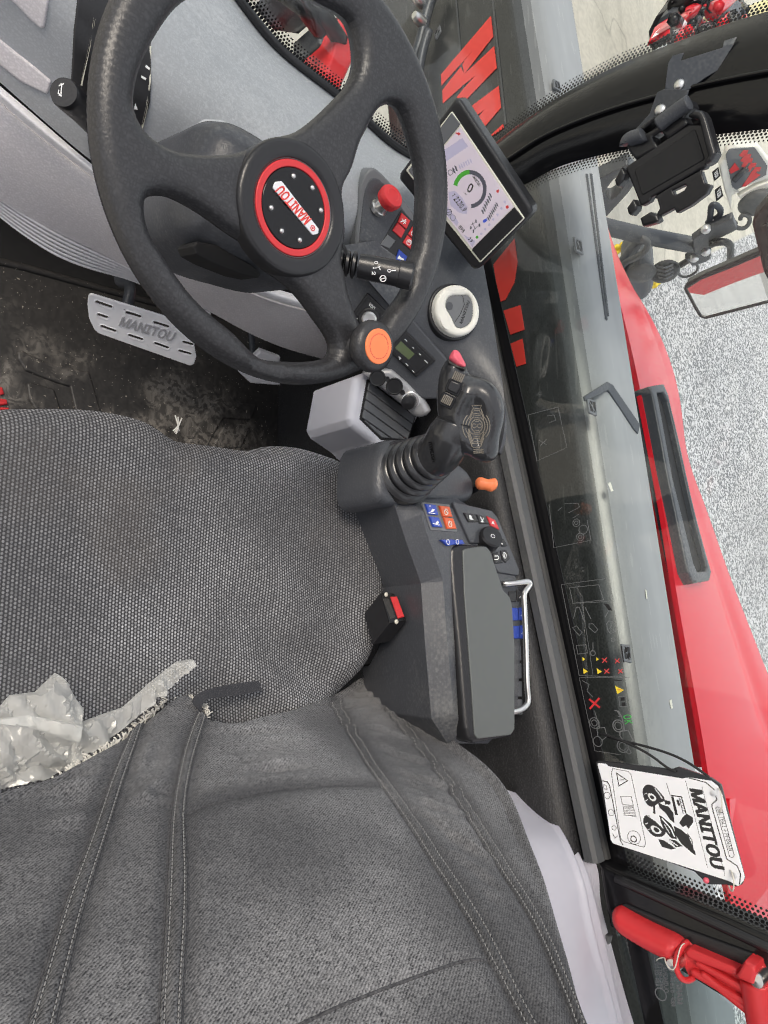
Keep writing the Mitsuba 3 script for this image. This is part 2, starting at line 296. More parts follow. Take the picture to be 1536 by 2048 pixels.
def floorc(p, n, uv):
    d = smoothstep(0.40, 0.72, fbm(p.x*13, p.y*13, 0, 5)); s = fbm(p.x*150 + 3*noise(p.x*60, p.y*60), p.y*150, 0, 4)
    near = smoothstep(0.62, 0.40, p.x)                                   # trodden part in front of the seat
    spk = smoothstep(0.93, 0.97, noise(p.x*330, p.y*330, 3))
    c = mix((0.022, 0.021, 0.021), (0.32, 0.295, 0.265), dr.clip(d*(0.25 + 0.75*smoothstep(0.3, 0.7, s))*0.62*near + 0.07*s, 0, 1))
    return mix(c, (0.5, 0.45, 0.38), spk*0.7)
MATF = mat('floor_rubber', pb(proc(floorc), 0.5), g_fine, 2e-4)
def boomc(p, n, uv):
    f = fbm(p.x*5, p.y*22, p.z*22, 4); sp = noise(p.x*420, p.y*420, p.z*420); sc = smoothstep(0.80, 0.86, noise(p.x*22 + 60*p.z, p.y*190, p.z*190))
    top = smoothstep(0.3, 0.9, n.z)                                      # dust on what faces up, plus top light put into the colour
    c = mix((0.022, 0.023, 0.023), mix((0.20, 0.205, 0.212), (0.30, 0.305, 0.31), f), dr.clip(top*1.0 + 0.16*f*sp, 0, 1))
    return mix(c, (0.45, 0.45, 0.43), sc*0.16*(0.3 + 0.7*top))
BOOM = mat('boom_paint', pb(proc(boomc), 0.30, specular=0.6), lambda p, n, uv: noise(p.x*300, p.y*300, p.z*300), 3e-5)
def conc(p, n, uv):
    a = noise(p.x*62, p.y*62, 0); b = noise(p.x*140 + 5, p.y*140, 1); f = fbm(p.x*0.6, p.y*0.6, 0, 4)
    stone = smoothstep(0.36, 0.66, 0.6*a + 0.4*b)
    grav = mix((0.17, 0.175, 0.185), (0.54, 0.54, 0.55), stone)*(0.80 + 0.4*fbm(p.x*0.8 + 4, p.y*0.8, 2, 5))
    crk = smoothstep(0.012, 0.0, dr.abs(fbm(p.x*0.9 + 3, p.y*0.9, 4, 4) - 0.5))
    slab = mix((0.44, 0.42, 0.36), (0.56, 0.53, 0.46), fbm(p.x*2.2, p.y*7, 0, 4)) * (0.92 + 0.16*noise(p.x*45, p.y*45, 2))
    slab = mix(slab, (0.22, 0.21, 0.18), crk*0.4 + 0.25*smoothstep(0.6, 0.8, fbm(p.x*1.3, p.y*6, 8, 4)))
    e = (p.x - EA[0])*EN[0] + (p.y - EA[1])*EN[1]                          # the slab's edge runs across the yard
    return mix(grav, slab, smoothstep(-0.02, 0.02, e))
EA, EB = atz(1421, 507, 0), atz(1507, 465, 0); EN = unit([-(EB - EA)[1], (EB - EA)[0]]); EN = [float(v) for v in (EN if EN[0] > 0 else -EN)]; EA = [float(v) for v in EA]
GRND = mat('yard_ground', pb(proc(conc, 4e-3), 0.85))
# ================================================================ setting
def quadsheet(x0, x1, y0, y1, z): return mk([[x0, y0, z], [x1, y0, z], [x1, y1, z], [x0, y1, z]], [[0, 1, 2], [0, 2, 3]])
add('ground', quadsheet(-90, 90, -90, 90, 0.0), GRND, False, 'concrete yard with pale slab and grey gravelly concrete outside the cab', 'ground', kind='structure')

YW = 0.15                                            # the plane of the right-hand window
SIDE = Fr([0, YW, 1.6], [0, 1, 0])
# ---------------------------------------------------------------- cab body: floor, bulkhead, wall, sill, pillars, glass
CAB = thing('cab', 'black and grey driver cab shell with floor, pillars and glazed right side', 'cab')
add(CAB+'__floor_pan', trimesh.creation.box(bounds=[[-0.75, 0.13, 0.80], [0.90, 1.20, 0.935]]), BLKM)
add(CAB+'__added_roof', trimesh.creation.box(bounds=[[-0.90, 0.12, 2.44], [-0.25, 1.24, 2.50]]), PANEL, False)  # unseen, added and cut short to shape the light in the cab
add(CAB+'__rear_wall', trimesh.creation.box(bounds=[[-0.86, 0.14, 0.94], [-0.82, 1.20, 1.70]]), CONS, False)
add(CAB+'__bulkhead', trimesh.creation.box(bounds=[[0.80, 0.14, 0.936], [0.84, 1.20, 1.36]]), BLKM)
sa, sb = np.array([0.665, YW, 1.452]), np.array([-0.62, YW, 1.698])
def along(prof, a=sa, b=sb):
    """A section (y, dz) drawn along the sill line."""
    P = np.array(prof, float); n = len(P); prof = None
    V = np.vstack([np.c_[np.full(n, e[0]), P[:, 0] + e[1], P[:, 1] + e[2]] for e in (a, b)]); i = np.arange(n); j = (i+1) % n
    cap = trimesh.creation.triangulate_polygon(sg.Polygon(P), engine='earcut')
    kd = cKDTree(P); ci = kd.query(cap[0])[1][cap[1]]
    return mk(V, np.vstack([np.c_[i, j, j+n], np.c_[i, j+n, i+n], ci, ci[:, ::-1]+n]))
s_end = sa + (sb - sa)*(sa[0] + 0.292)/(sa[0] - sb[0])
wall_top = along([(0.015, -0.010), (0.041, -0.009), (0.051, -0.013), (0.059, -0.024), (0.062, -0.045), (0.056, -0.10), (0.040, -0.30), (0.036, -0.62), (0.012, -0.62)], sa, s_end - np.array([0.05, 0, 0]))
add(CAB+'__wall', wall_top, VINYL, 40, 'black grained vinyl inner wall below the right window')
add(CAB+'__sill', along([(0.041, -0.012), (0.041, 0.000), (0.036, 0.005), (0.020, 0.006), (0.016, 0.001), (0.016, -0.012)], sa, s_end), SILL, 30, 'grey sill strip along the right window')
add(CAB+'__window_seal', along([(0.0155, -0.014), (0.0155, 0.004), (0.012, 0.007), (0.004, 0.007), (0.002, -0.014)], sa, s_end), GASK)
# right-hand side window: glass with a black printed border and dotted edge
bot = [sb + [0, 0, 0.0], sa + [0, 0, 0.0]]
fr_lo = [(1002, 330), (1040, 372), (1100, 342), (1170, 318), (1250, 300), (1330, 285), (1420, 271), (1536, 258), (1700, 240)]
lo3 = [aty(x, y, YW) for x, y in fr_lo]
def s2(p): return np.array([(np.asarray(p) - SIDE.o) @ SIDE.x, (np.asarray(p) - SIDE.o) @ SIDE.y])
win = sg.Polygon([s2(p) for p in [sb + [0, 0, 0.55], sb, sa + [0.18, 0, -0.025]] + lo3])
glass = flat(SIDE, win, -0.005, 0.005)
gp = sg.Polygon([s2(p) for p in [sb + [0, 0, 0.55], sb, sa + [0.18, 0, -0.025]] + lo3])
gm = mk(*[(lambda c: (SIDE.P(c[0][:, 0], c[0][:, 1], -0.002), c[1]))(trimesh.creation.triangulate_polygon(gp, engine='earcut'))][0])
WIN = thing('side_window', 'right cab side window with safety pictograms and dotted black edge', 'window')
add(WIN+'__glass', gm, GLASS, False)
low = sg.Polygon([s2(sb), s2(sb) + [0, 0.028], s2(sa + [0.10, 0, -0.016]) + [0, 0.022], s2(sa + [0.18, 0, -0.025])])
add(WIN+'__border', flat(SIDE, low, -0.0012, 0.0006), BLKG, False)
def dots(F, pts, off, rows, pitch, r0, r1, side=1):
    """Printed dots in staggered rows beside a line of plane points (u, v), growing smaller away from it."""
    L = sg.LineString(pts); out = []; disk = np.array([[math.cos(a), math.sin(a)] for a in np.arange(8)*math.pi/4]); nseg = int(L.length/pitch)
    for j in range(rows):
        r = r0 + (r1 - r0)*j/max(1, rows - 1)
        for i in range(nseg):
            d = (i + 0.5*(j % 2))*pitch; p = np.array(L.interpolate(d).coords[0]); q = np.array(L.interpolate(d + 1e-4).coords[0]) - p
            if np.linalg.norm(q) < 1e-9: continue
            nn = np.array([-q[1], q[0]])/np.linalg.norm(q)*side; c = p + nn*(off + j*pitch*0.8)
            v = c + disk*r; V = F.P(v[:, 0], v[:, 1], 0.0004); out.append((V, [[0, k, k+1] for k in range(1, 7)]))
    n = 0; Vs, Fs = [], []
    for V, f in out: Vs.append(V); Fs.append(np.array(f) + n); n += len(V)
    return mk(np.vstack(Vs), np.vstack(Fs))
add(WIN+'__edge_dots', dots(SIDE, [s2(p) for p in lo3[1:]], 0.002, 4, 0.0056, 0.0024, 0.0013, -1 if s2(lo3[-1])[0] > s2(lo3[0])[0] else 1), BLKG, False, kind='stuff')
# front pillar: a curved black band between the side window and the windscreen
fr_hi = [(905, 345), (985, 290), (1060, 232), (1140, 180), (1240, 128), (1330, 92), (1430, 55), (1536, 22), (1700, -25)]
lo_in = [(x, y - 2) for x, y in fr_lo]
hi3 = [aty(x, y, YW + 0.004) for x, y in fr_hi]
mid3 = [0.5*(a + b) + np.array([0.0, 0.022, 0]) for a, b in zip(lo3, hi3)]
mid2 = [0.75*a + 0.25*b + np.array([0.0, 0.018, 0]) for a, b in zip(lo3, hi3)]
mid4 = [0.28*a + 0.72*b + np.array([0.0, 0.020, 0]) for a, b in zip(lo3, hi3)]
add(CAB+'__front_pillar', sheet([lo3, mid2, mid3, mid4, hi3], 30, 60, 0.02), BLKG, True, 'glossy black curved front pillar of the cab')
q1 = [0.62*a + 0.38*b + np.array([0.0, 0.026, 0]) for a, b in zip(lo3, hi3)]
add(CAB+'__pillar_seam', tube(q1, 0.003, 8), BLKG, True)
# windscreen
base_px = [(330, -175), (480, 0), (560, 97), (680, 193), (760, 266), (815, 306), (905, 342)]
b3 = [atz(x, y, 1.452) for x, y in base_px]
top_x = lambda z: 0.855 - 0.16*max(0, z - 1.62)**1.3
ws_rows = []
for z in (1.452, 1.53, 1.62, 1.75, 1.9, 2.1, 2.3):
    t = min(1, (z - 1.452)/0.17); row = []
    for p, (k, yy) in zip(b3, enumerate(np.linspace(1.18, YW + 0.01, 7))):
        row.append((1-t)*np.array([p[0], p[1], z]) + t*np.array([top_x(z) - 0.10*((yy - 0.66)/0.5)**2*0.5, yy if t > 0.99 else p[1]*(1-t) + yy*t, z]))
    ws_rows.append(row)
wsm = sheet(ws_rows, 30, 30, 0.004); nS = 900
WS = thing('windscreen', 'front windscreen with black dotted lower edge above the dashboard', 'windscreen')
add(WS+'__glass', mk(wsm.vertices[:nS], wsm.faces[:29*29*2]), GLASS, True)
gk = tube([p + np.array([-0.002, 0, 0.002]) for p in b3], 0.006, 10)
add(WS+'__lower_seal', gk, BLK, True)
F_ws = plane3(b3[2] + np.array([0, 0, 0.006]), b3[5] + np.array([0, 0, 0.006]), b3[3] + np.array([0.035, 0, 0.10]))
wl = [F_ws.at(x, y) for x, y in [(488, -5), (568, 92), (688, 188), (768, 260), (822, 302), (905, 338)]]
add(WS+'__edge_dots', dots(F_ws, wl, 0.001, 4, 0.0052, 0.0023, 0.0012, 1), BLKG, False, kind='stuff')
pl = [s2(p) for p in hi3[1:]]
add(WS+'__pillar_dots', dots(Fr([0, YW + 0.005, 1.6], [0, 1, 0]), pl, 0.002, 4, 0.0058, 0.0026, 0.0014, 1), BLKG, False, kind='stuff')
# rear pillar, black and glossy, with lower light trim
rp_px = [(1200, 1712), (1212, 1722), (1300, 1762), (1400, 1802), (1536, 1862), (1760, 1960), (1760, 2160), (1536, 2035), (1450, 1990), (1360, 1935), (1290, 1892), (1225, 1850), (1212, 1790)]
RPF = Fr([0, YW + 0.012, 1.6], [0, 1, 0])
add(CAB+'__rear_pillar', pillow(RPF, RPF.poly(rp_px), 0.012, 0.010, -0.03, 0.02), BLKG, 40, 'glossy black rear pillar carrying the red hammer')
add(CAB+'__rear_pillar_rib', tube([RPF.P(*RPF.at(x, y), 0.012) for x, y in [(1240, 1752), (1330, 1792), (1440, 1842), (1600, 1915)]], 0.006, 8), BLK, True)
add(WIN+'__rear_edge_dots', dots(SIDE, [SIDE.at(x, y) for x, y in [(1236, 1728), (1330, 1770), (1430, 1812), (1536, 1858), (1640, 1900)]], 0.001, 5, 0.0058, 0.0027, 0.0016, 1), BLKG, False, kind='stuff')
# second small glass behind the rear pillar with a mirrored stamp
RG = thing('rear_quarter_window', 'rear right quarter window with a reversed printed maker stamp', 'window')
rq = SIDE.poly([(1228, 1855), (1300, 1900), (1400, 1960), (1480, 2030), (1560, 2200), (1270, 2200), (1262, 2030)])
add(RG+'__glass', flat(SIDE, sg.Polygon(rq), -0.004, 0.0005), GLASS, False)
for s_, a, b, c in [('MANITOU', (1355, 2008), (1352, 1935), (1366, 2008)), ('REF-52619871', (1343, 2012), (1340, 1930), (1351, 2012)), ('OUIMGNAL', (1329, 1985), (1325, 1927), (1338, 1985)),
                    ('SECURITE', (1321, 1980), (1317, 1924), (1327, 1980)), ('43R-01 0020', (1312, 1972), (1309, 1914), (1319, 1972))]:
    add(RG+'__lettering', text(SIDE, s_, a, b, c, 0.0003, 0.0005), GREYD, False)
e3 = SIDE.at(1322, 1988); add(RG+'__mark', flat(SIDE, sg.Point(*e3).buffer(0.0075).difference(sg.Point(*e3).buffer(0.0062))), GREYD, False)
# light grey rear corner trim
TRF = lambda y: Fr([0, y, 1.6], [0, 1, 0])
tr_rows = [[aty(985, 1570, .24), aty(1000, 1640, .27), aty(1020, 1690, .29), aty(1040, 1760, .31), aty(1060, 1850, .32), aty(1095, 1960, .33), aty(1120, 2060, .34)],
           [aty(1050, 1592, .195), aty(1098, 1650, .215), aty(1126, 1700, .23), aty(1150, 1770, .235), aty(1165, 1850, .24), aty(1195, 1960, .25), aty(1220, 2060, .25)],
           [aty(1062, 1597, .185), aty(1112, 1654, .19), aty(1150, 1715, .20), aty(1172, 1775, .205), aty(1190, 1850, .205), aty(1215, 1960, .205), aty(1238, 2060, .205)],
           [aty(1075, 1603, .175), aty(1140, 1690, .172), aty(1190, 1724, .17), aty(1200, 1790, .168), aty(1212, 1850, .166), aty(1242, 1960, .165), aty(1272, 2060, .165)]]
trm = sheet(tr_rows, 60, 60, 0.006, disp=lambda u, v, S: 0.006*np.exp(-((u/u.max() - 0.60)/0.035)**2) + 0.006*np.exp(-((u/u.max() - 0.80)/0.035)**2) - 0.006*np.exp(-((u/u.max() - 0.70)/0.05)**2))
add(CAB+'__corner_trim', trm, TRIMP, True, 'pale lavender plastic trim in the rear right corner')
add(CAB+'__trim_clip', hullblock(RPF.up(0.004), RPF.poly([(1215, 1862), (1228, 1868), (1226, 1880), (1219, 1893)]), 0, 0.01, 0.002), SILL)

# ---------------------------------------------------------------- dashboard
DB = thing('dashboard', 'grey moulded dashboard with cowl, light knee panel and right-hand wing', 'dashboard')
A_ = [(80, -420), (300, -215), (480, 3), (560, 100), (680, 196), (760, 269), (815, 309), (905, 346), (1000, 372)]
B_ = [(-110, -280), (130, -110), (340, 110), (450, 210), (590, 310), (690, 370), (790, 400), (880, 420), (985, 460)]
C_ = [(-190, -180), (40, -10), (240, 180), (370, 300), (520, 420), (650, 470), (760, 490), (850, 500), (965, 520)]
D_ = [(-260, -30), (-40, 130), (150, 295), (290, 400), (420, 490), (560, 560), (700, 590), (800, 600), (900, 620)]
up = sheet([[atz(x, y, 1.447) for x, y in A_], [atz(x, y, 1.468) for x, y in B_], [atz(x, y, 1.425) for x, y in C_], [atz(x, y, 1.335) for x, y in D_]], 60, 80, 0.01)
add(DB+'__cowl', up, DASHU, True, 'bluish grey dash cowl under the windscreen')
E0 = [(-60, 120), (0, 172), (80, 240), (176, 322), (300, 420), (430, 520), (560, 580), (720, 620)]
E1 = [(-60, 146), (0, 203), (80, 272), (180, 350), (300, 446), (430, 545), (560, 605), (720, 640)]
add(DB+'__trim_strip', sheet([[atz(x, y, 1.356) for x, y in E0], [atz((x+p)/2, (y+q)/2, 1.362) for (x, y), (p, q) in zip(E0, E1)], [atz(x, y, 1.346) for x, y in E1]], 16, 60, 0.004), TRIM, True, 'pale trim strip across the dash')
G0 = [(x, y + 3) for x, y in E1]
G1 = [(-60, 260), (0, 300), (90, 362), (200, 440), (330, 530), (450, 590), (560, 640), (700, 680)]
G2 = [(-60, 352), (0, 400), (100, 458), (210, 512), (330, 575), (440, 635), (540, 685), (680, 725)]
knee = sheet([[atz(x, y, 1.330) for x, y in G0], [atz(x, y, 1.285) for x, y in G1], [atz(x, y, 1.205) for x, y in G2]], 50, 80, 0.012)
add(DB+'__knee_panel', knee, DASHL, True, 'light warm grey knee panel below the trim strip')
IMG_rib1 = [(-60, 380), (0, 437), (60, 482), (125, 520), (200, 546), (270, 566), (330, 600), (420, 650)]
IMG_rib0 = [(-60, 348), (0, 396), (58, 434), (125, 472), (200, 508), (270, 543), (330, 578), (420, 625)]
R0 = np.array([atz(x, y, 1.205) for x, y in IMG_rib0]); R1 = np.array([atz(x, y, 1.165) for x, y in IMG_rib1])
add(DB+'__rib_backing', sheet([R0 - UPV*0.0, R1], 8, 60, 0.006, disp=lambda u, v, S: u*0 - 0.006), GASK, True)
for i in range(6):
    a, b = i/6 + 0.01, i/6 + 0.125; add(DB+'__rib', sheet([R0 + (R1 - R0)*a, R0 + (R1 - R0)*(a + b)/2 + np.array([-0.0010, 0, 0.0006]), R0 + (R1 - R0)*b], 8, 60, 0.005), TRIM, True, 'narrow pale rib of the lower dash strip')
# left instrument insert behind the rim
INS = plane3(onsheet(up, 150, 40), onsheet(up, 300, 100), onsheet(up, 200, 240))
add(DB+'__insert', drape(pillow(INS, rnd(INS.poly([(162, -60), (147, 60), (142, 168), (175, 262), (232, 290), (281, 250), (297, 190), (303, 80), (310, -60)]), 0.006), 0.003, 0.002, -0.004, 0.01, grid=0.012), INS, up), BLK)
add(DB+'__insert_line', drape(flat(INS, unary_union([line(INS, [(198, -40), (188, 40), (178, 90), (166, 150), (163, 170)], 0.0016), line(INS, [(301, 92), (297, 150), (290, 200), (280, 250)], 0.0016)]), 0.0035, 0.0006), INS, up), CREAM, False, kind='stuff')
add(DB+'__insert_mark', drape(flat(INS, unary_union([line(INS, [(280, 140), (289, 145)], 0.002), line(INS, [(289, 122), (297, 128)], 0.002), sg.Polygon(INS.poly([(266, 205), (268, 192), (273, 205)]))]), 0.0035, 0.0006), INS, up), WHT, False, kind='stuff')
for pp in ([(-30, -40), (104, -40), (96, 20), (88, 68), (60, 46), (30, 16), (-30, -30)], [(-30, 74), (30, 118), (76, 150), (104, 172), (96, 200), (40, 178), (-30, 128)]):
    add(DB+'__grained_pad', drape(pillow(INS, rnd(INS.poly(pp), 0.004), 0.003, 0.003, -0.004, 0.012, grid=0.014), INS, up), DASHL, 40, 'lilac grained pad on the left of the dash')
# column shroud below the wheel
WC, WN = np.array([0.43508, 0.71166, 1.64767]), unit([-0.29357, 0.03299, 0.95537])
WF = Fr(WC, WN, (1, 0, 0))
CF = WF.up(-0.105)
sh = [(362, 302), (380, 258), (407, 244), (440, 247), (507, 284), (560, 330), (610, 420), (640, 520), (620, 570), (570, 573), (508, 556), (425, 527), (375, 491), (350, 465), (338, 418), (346, 360)]
CSH = thing('steering_column', 'grey glossy steering column shroud under the wheel', 'steering column')
add(CSH+'__shroud', pillow(CF, sg.Polygon(smoothpoly(CF.poly(sh), 4)), 0.048, 0.046, -0.10, 0.008), CONS, True, uv=False)
add(CSH+'__shaft', lathe(WC - WN*0.12, WN, [(0.035, 0), (0.035, 0.06), (0.03, 0.09), (0.03, 0.105)], 32), BLK)
hump = sheet([[far(358, 312, .86), far(374, 262, .88), far(407, 238, .90), far(446, 240, .91), far(510, 280, .92)], [far(378, 330, .80), far(420, 300, .81), far(440, 275, .83), far(470, 290, .84), far(530, 310, .86)], [far(372, 360, .82), far(430, 360, .80), far(460, 340, .80), far(500, 350, .82), far(560, 360, .84)]], 24, 24, 0.006, 2, 1)
add(CSH+'__hump', hump, DASHU, 30)
add(CSH+'__slot', pillow(CF.up(0.026), rnd(CF.up(0.026).poly([(383, 492), (392, 483), (430, 490), (500, 530), (520, 548), (514, 556), (480, 549), (420, 525), (390, 508)]), 0.002), 0.003, 0.002, -0.03), BLKM)

# ---------------------------------------------------------------- steering wheel
SW = thing('steering_wheel', 'black grained three-spoke steering wheel with red-ringed hub', 'steering wheel')
c1 = lambda p: cr(0, 0, 3, p); c2 = lambda p: cr(512, 0, 3, p); c4 = lambda p: cr(0, 512, 3, p); c5 = lambda p: cr(512, 512, 3, p)
holeA = [(500, -60), (440, -40), (383, -5)] + c1([(1050, 60), (960, 180), (890, 300), (830, 440), (800, 560), (795, 650), (815, 720), (850, 780), (900, 830), (1000, 890), (1100, 915), (1250, 925), (1400, 915), (1480, 890)]) + c2([(30, 850), (80, 825), (200, 800), (300, 740), (390, 660), (470, 580), (540, 500), (580, 400), (585, 300), (570, 200), (530, 120), (420, 50), (330, 0)]) + [(560, -40)]
holeB = c2([(500, 1150), (545, 1050), (600, 880), (640, 800), (680, 720), (740, 650), (800, 632), (850, 660), (890, 740), (930, 870), (960, 1000), (972, 1150), (965, 1300), (945, 1500)]) + c5([(910, 60), (890, 170), (830, 270), (780, 340), (730, 420), (690, 450), (650, 450), (615, 420), (590, 380), (560, 300), (530, 200), (512, 100)]) + [(676, 520), (684, 470)]
holeC = c1([(870, 1200), (950, 1182), (1050, 1207), (1200, 1290), (1300, 1360), (1400, 1430), (1480, 1488)]) + [(512, 527), (540, 550)] + c5([(200, 200), (280, 290), (360, 400), (410, 470), (440, 540), (430, 590), (370, 620), (250, 632), (130, 627), (0, 600)]) + c4([(1400, 470), (1280, 370), (1180, 280), (1100, 190), (1020, 80), (970, 0)]) + c1([(900, 1430), (865, 1330), (857, 1260)])
outer = sg.Point(0, 0).buffer(0.1990, 48)
def hole(pts): return sg.Polygon(smoothpoly(WF.poly(pts), 3)).buffer(0)
wheel = outer
for h_ in (holeA, holeB, holeC): wheel = wheel.difference(hole(h_))
wheel = max(getattr(wheel, 'geoms', [wheel]), key=lambda g: g.area)
def dish(u, v): return -0.004*np.clip(1 - np.hypot(u, v)/0.15, 0, 1)
wheel = wheel.buffer(-0.0008)
add(SW+'__rim', pillow(WF, wheel, 0.0162, 0.0162, 0, 0.006, fn=dish, mirror=True), RUB, True)
_h = WF.up(0.020); hc = _h.at(593, 416); HF = Fr(_h.P(hc[0], hc[1], -0.0100), WN, (1, 0, 0))
HUB = SW+'__hub_cap'
ringp = lambda r0, r1: sg.Point(0, 0).buffer(r1, 24).difference(sg.Point(0, 0).buffer(r0, 24))
add(HUB, pillow(HF, ringp(0.042, 0.0605), 0.009, 0.006, -0.01, 0.004), BLK, 40)
add(HUB+'__ring', pillow(HF, ringp(0.0355, 0.0420), 0.0072, 0.0012, -0.01, 0.004), RED, 40, 'red ring on the steering wheel hub')
add(HUB+'__disc', pillow(HF, sg.Point(0, 0).buffer(0.0352, 24), 0.0072, 0.0015, -0.01, 0.004), BLKG, 40)
add(HUB+'__groove', pillow(HF, ringp(0.0422, 0.0445), 0.0062, 0.001, -0.01, 0.004), GREYD, 40)
h3 = lambda pts: cr(440, 280, 5.12, pts)
HT = HF.up(0.0072)
bz = HT.poly(h3([(560, 430), (625, 420), (1005, 910), (1000, 960), (945, 975), (535, 490)]))
add(HUB+'__badge', pillow(HT, rnd(bz, 0.0018), 0.0012, 0.0006, -0.001, 0.003), REFL, 40, 'white badge with red lettering')
add(HUB+'__lettering', text(HT.up(0.0012), 'MANITOU', *h3([(935, 810), (632, 462), (868, 872)]), 0.0004, 0.0002), REDL, False)
add(HUB+'__emblem', flat(HT.up(0.0012), unary_union([circ(HT, *h3([(940, 905)])[0], 0.0027).difference(circ(HT, *h3([(940, 905)])[0], 0.0019)), circ(HT, *h3([(940, 905)])[0], 0.001)]), 0.0002, 0.0003), LCDR, False)
for x, y in h3([(750, 370), (943, 490), (1030, 720), (815, 1025), (630, 932), (522, 695)]):
    k = add(HUB+'__screw_recess', flat(HT, circ(HT, x, y, 0.0036), 0.0002, 0.0003), BLK, False)
    p = HT.P(*HT.at(x, y), 0.0); add(HUB+'__screw', icosph(p, 0.0024, 2), SILV, True)
# spinner knob on the lower spoke
K0 = WF.P(*WF.at(697, 693), 0.010); kn = WN
KN = SW+'__spinner_knob'
kl = 0.052
add(KN, lathe(K0, kn, [(0.0175, -0.005), (0.0165, 0.003), (0.0135, 0.007), (0.0125, 0.012), (0.0165, 0.016), (0.0240, 0.020), (0.0262, 0.026), (0.0252, 0.032), (0.0215, 0.0360), (0.0165, 0.0368), (0.0, 0.0370)], 48), RUB, True)
KF = Fr(K0 + kn*0.0370, kn, (1, 0, 0))
add(KN+'__cap', pillow(KF, sg.Point(0, 0).buffer(0.0175, 24), 0.0012, 0.001, -0.003, 0.004), ORA, 40, 'orange cap of the spinner knob')
add(KN+'__cap_line', pillow(KF, ringp(0.0120, 0.0125), 0.0015, 0.0002, 0, 0.003), RED, False)

# ---------------------------------------------------------------- stalks
ST = thing('wiper_stalk', 'black wiper stalk with white symbols behind the wheel', 'control stalk')
s0, s1_ = far(676, 524, .80), far(826, 553, .80)
sx = unit(s1_ - s0); L = np.linalg.norm(s1_ - s0)
add(ST+'__barrel', lathe(s0, sx, [(0.0125, 0.022), (0.0132, 0.03), (0.0135, L*0.80), (0.0142, L*0.81), (0.0145, L*0.97), (0.012, L)], 32), BLK)
for i, h_ in enumerate((0.0, 0.007, 0.014)): add(ST+'__boot_ring', lathe(s0, sx, [(0.009, h_), (0.0125+.0007*i, h_ + 0.0015), (0.0125+.0007*i, h_ + 0.0045), (0.009, h_ + 0.006)], 28), BLK)
sf = Fr((s0 + s1_)/2 + unit(EYE - s0)*0.0143, unit(EYE - (s0 + s1_)/2), (0, 0, 1))
for s_, a, b, c in [('0', (749, 528), (749, 522), (756, 528)), ('1', (746, 538), (746, 534), (753, 538)), ('2', (744, 550), (744, 543), (751, 550)), ('0', (775, 545), (775, 538), (782, 545))]:
    add(ST+'__numeral', text(sf, s_, b, a, (b[0] + 7, b[1])), WHT, False)
add(ST+'__symbol', flat(sf, unary_union([line(sf, [(757, 533), (761, 540)], .001), line(sf, [(755, 535), (761, 532)], .001), line(sf, [(783, 541), (792, 541)], .0012), circ(sf, 766, 557, .0035).difference(circ(sf, 766, 557, .0026)), line(sf, [(762, 558), (770, 556)], .001)])), WHT, False)
HN = thing('horn_stalk', 'black stalk end with white horn symbol beside the wheel rim', 'horn button')
h0, h1 = far(182, 238, .985), far(127, 184, .93); hx = unit(h1 - h0); HL = np.linalg.norm(h1 - h0)
add(HN+'__barrel', lathe(h0, hx, [(0.015, -0.02), (0.0145, HL*0.35), (0.0158, HL*0.86), (0.0158, HL*0.94), (0.0145, HL)], 40), BLK, 30)
hf = Fr(h1, hx, (0, 0, 1)); uu = hf.at(124, 181)
add(HN+'__symbol', flat(hf, unary_union([line(hf, [(122, 167), (124, 170), (122, 193)], .0011), line(hf, [(118, 172), (126, 169), (128, 167)], .0011), line(hf, [(118, 190), (124, 193)], .0012), line(hf, [(118, 180), (117, 187), (121, 189)], .001)]), 0.0003, 0.0003), WHT, False)
# ---------------------------------------------------------------- colour display on the right of the dash
dc = lambda pts: cr(680, 190, 3.84, pts)
DP = Fr([0.631, 0.350, 1.577], [-0.60, 0.76, 0.12], (0, 0, 1))
DS = thing('display', 'tilted dash display with pale pink screen and cream bezel', 'display screen')
body = DP.poly(dc([(880, 25), (920, 30), (1470, 860), (1478, 910), (1060, 1335), (1020, 1345), (450, 650), (455, 600)]))
add(DS, pillow(DP, rnd(body, 0.006), 0.0, 0.006, -0.026, 0.006), BLK, 40)
DQ = DP.up(0.0)
bez = DQ.poly(dc([(862, 122), (1420, 945), (1078, 1288), (508, 578)]))
add(DS+'__bezel', pillow(DQ, rnd(bez, 0.002), 0.0022, 0.0012, -0.001, 0.006), CREAM, 40)
DR = DQ.up(0.0022)
add(DS+'__upper_key_strip', pillow(DR, rnd(DR.poly(dc([(858, 136), (925, 222), (915, 240), (775, 410), (590, 660), (525, 580)])), 0.001), 0.0012, 0.0008, -0.001, 0.006), GREYD, 40)
add(DS+'__lower_key_strip', pillow(DR, rnd(DR.poly(dc([(1340, 860), (1408, 945), (1080, 1272), (1015, 1192), (1022, 1175)])), 0.001), 0.0012, 0.0008, -0.001, 0.006), BLK, 40)
lcd = DR.poly(dc([(925, 245), (1335, 858), (1015, 1180), (600, 640)]))
SCR = add(DS+'__screen', flat(DR, lcd, 0.0003, 0.0006), LCD, False, 'pale pink screen showing speed dial and hour count')
DT = DR.up(0.0009)
def dpoly(pts): return sg.Polygon(DT.poly(dc(pts)))
def arcband(cx, cy, r0, r1, a0, a1, n=28):
    """Part of a dial ring in the display's own plane."""
    c = DT.at(*dc([(cx, cy)])[0]); ux = DT.at(*dc([(cx + 100, cy + 150)])[0]) - c; ux = ux/np.linalg.norm(ux); uy = np.array([-ux[1], ux[0]])
    t = np.radians(np.linspace(a0, a1, n)); d = np.outer(np.cos(t), ux) + np.outer(np.sin(t), uy)
    return sg.Polygon(np.vstack([c + d*r1, (c + d*r0)[::-1]]))
dcx, dcy = 998, 725
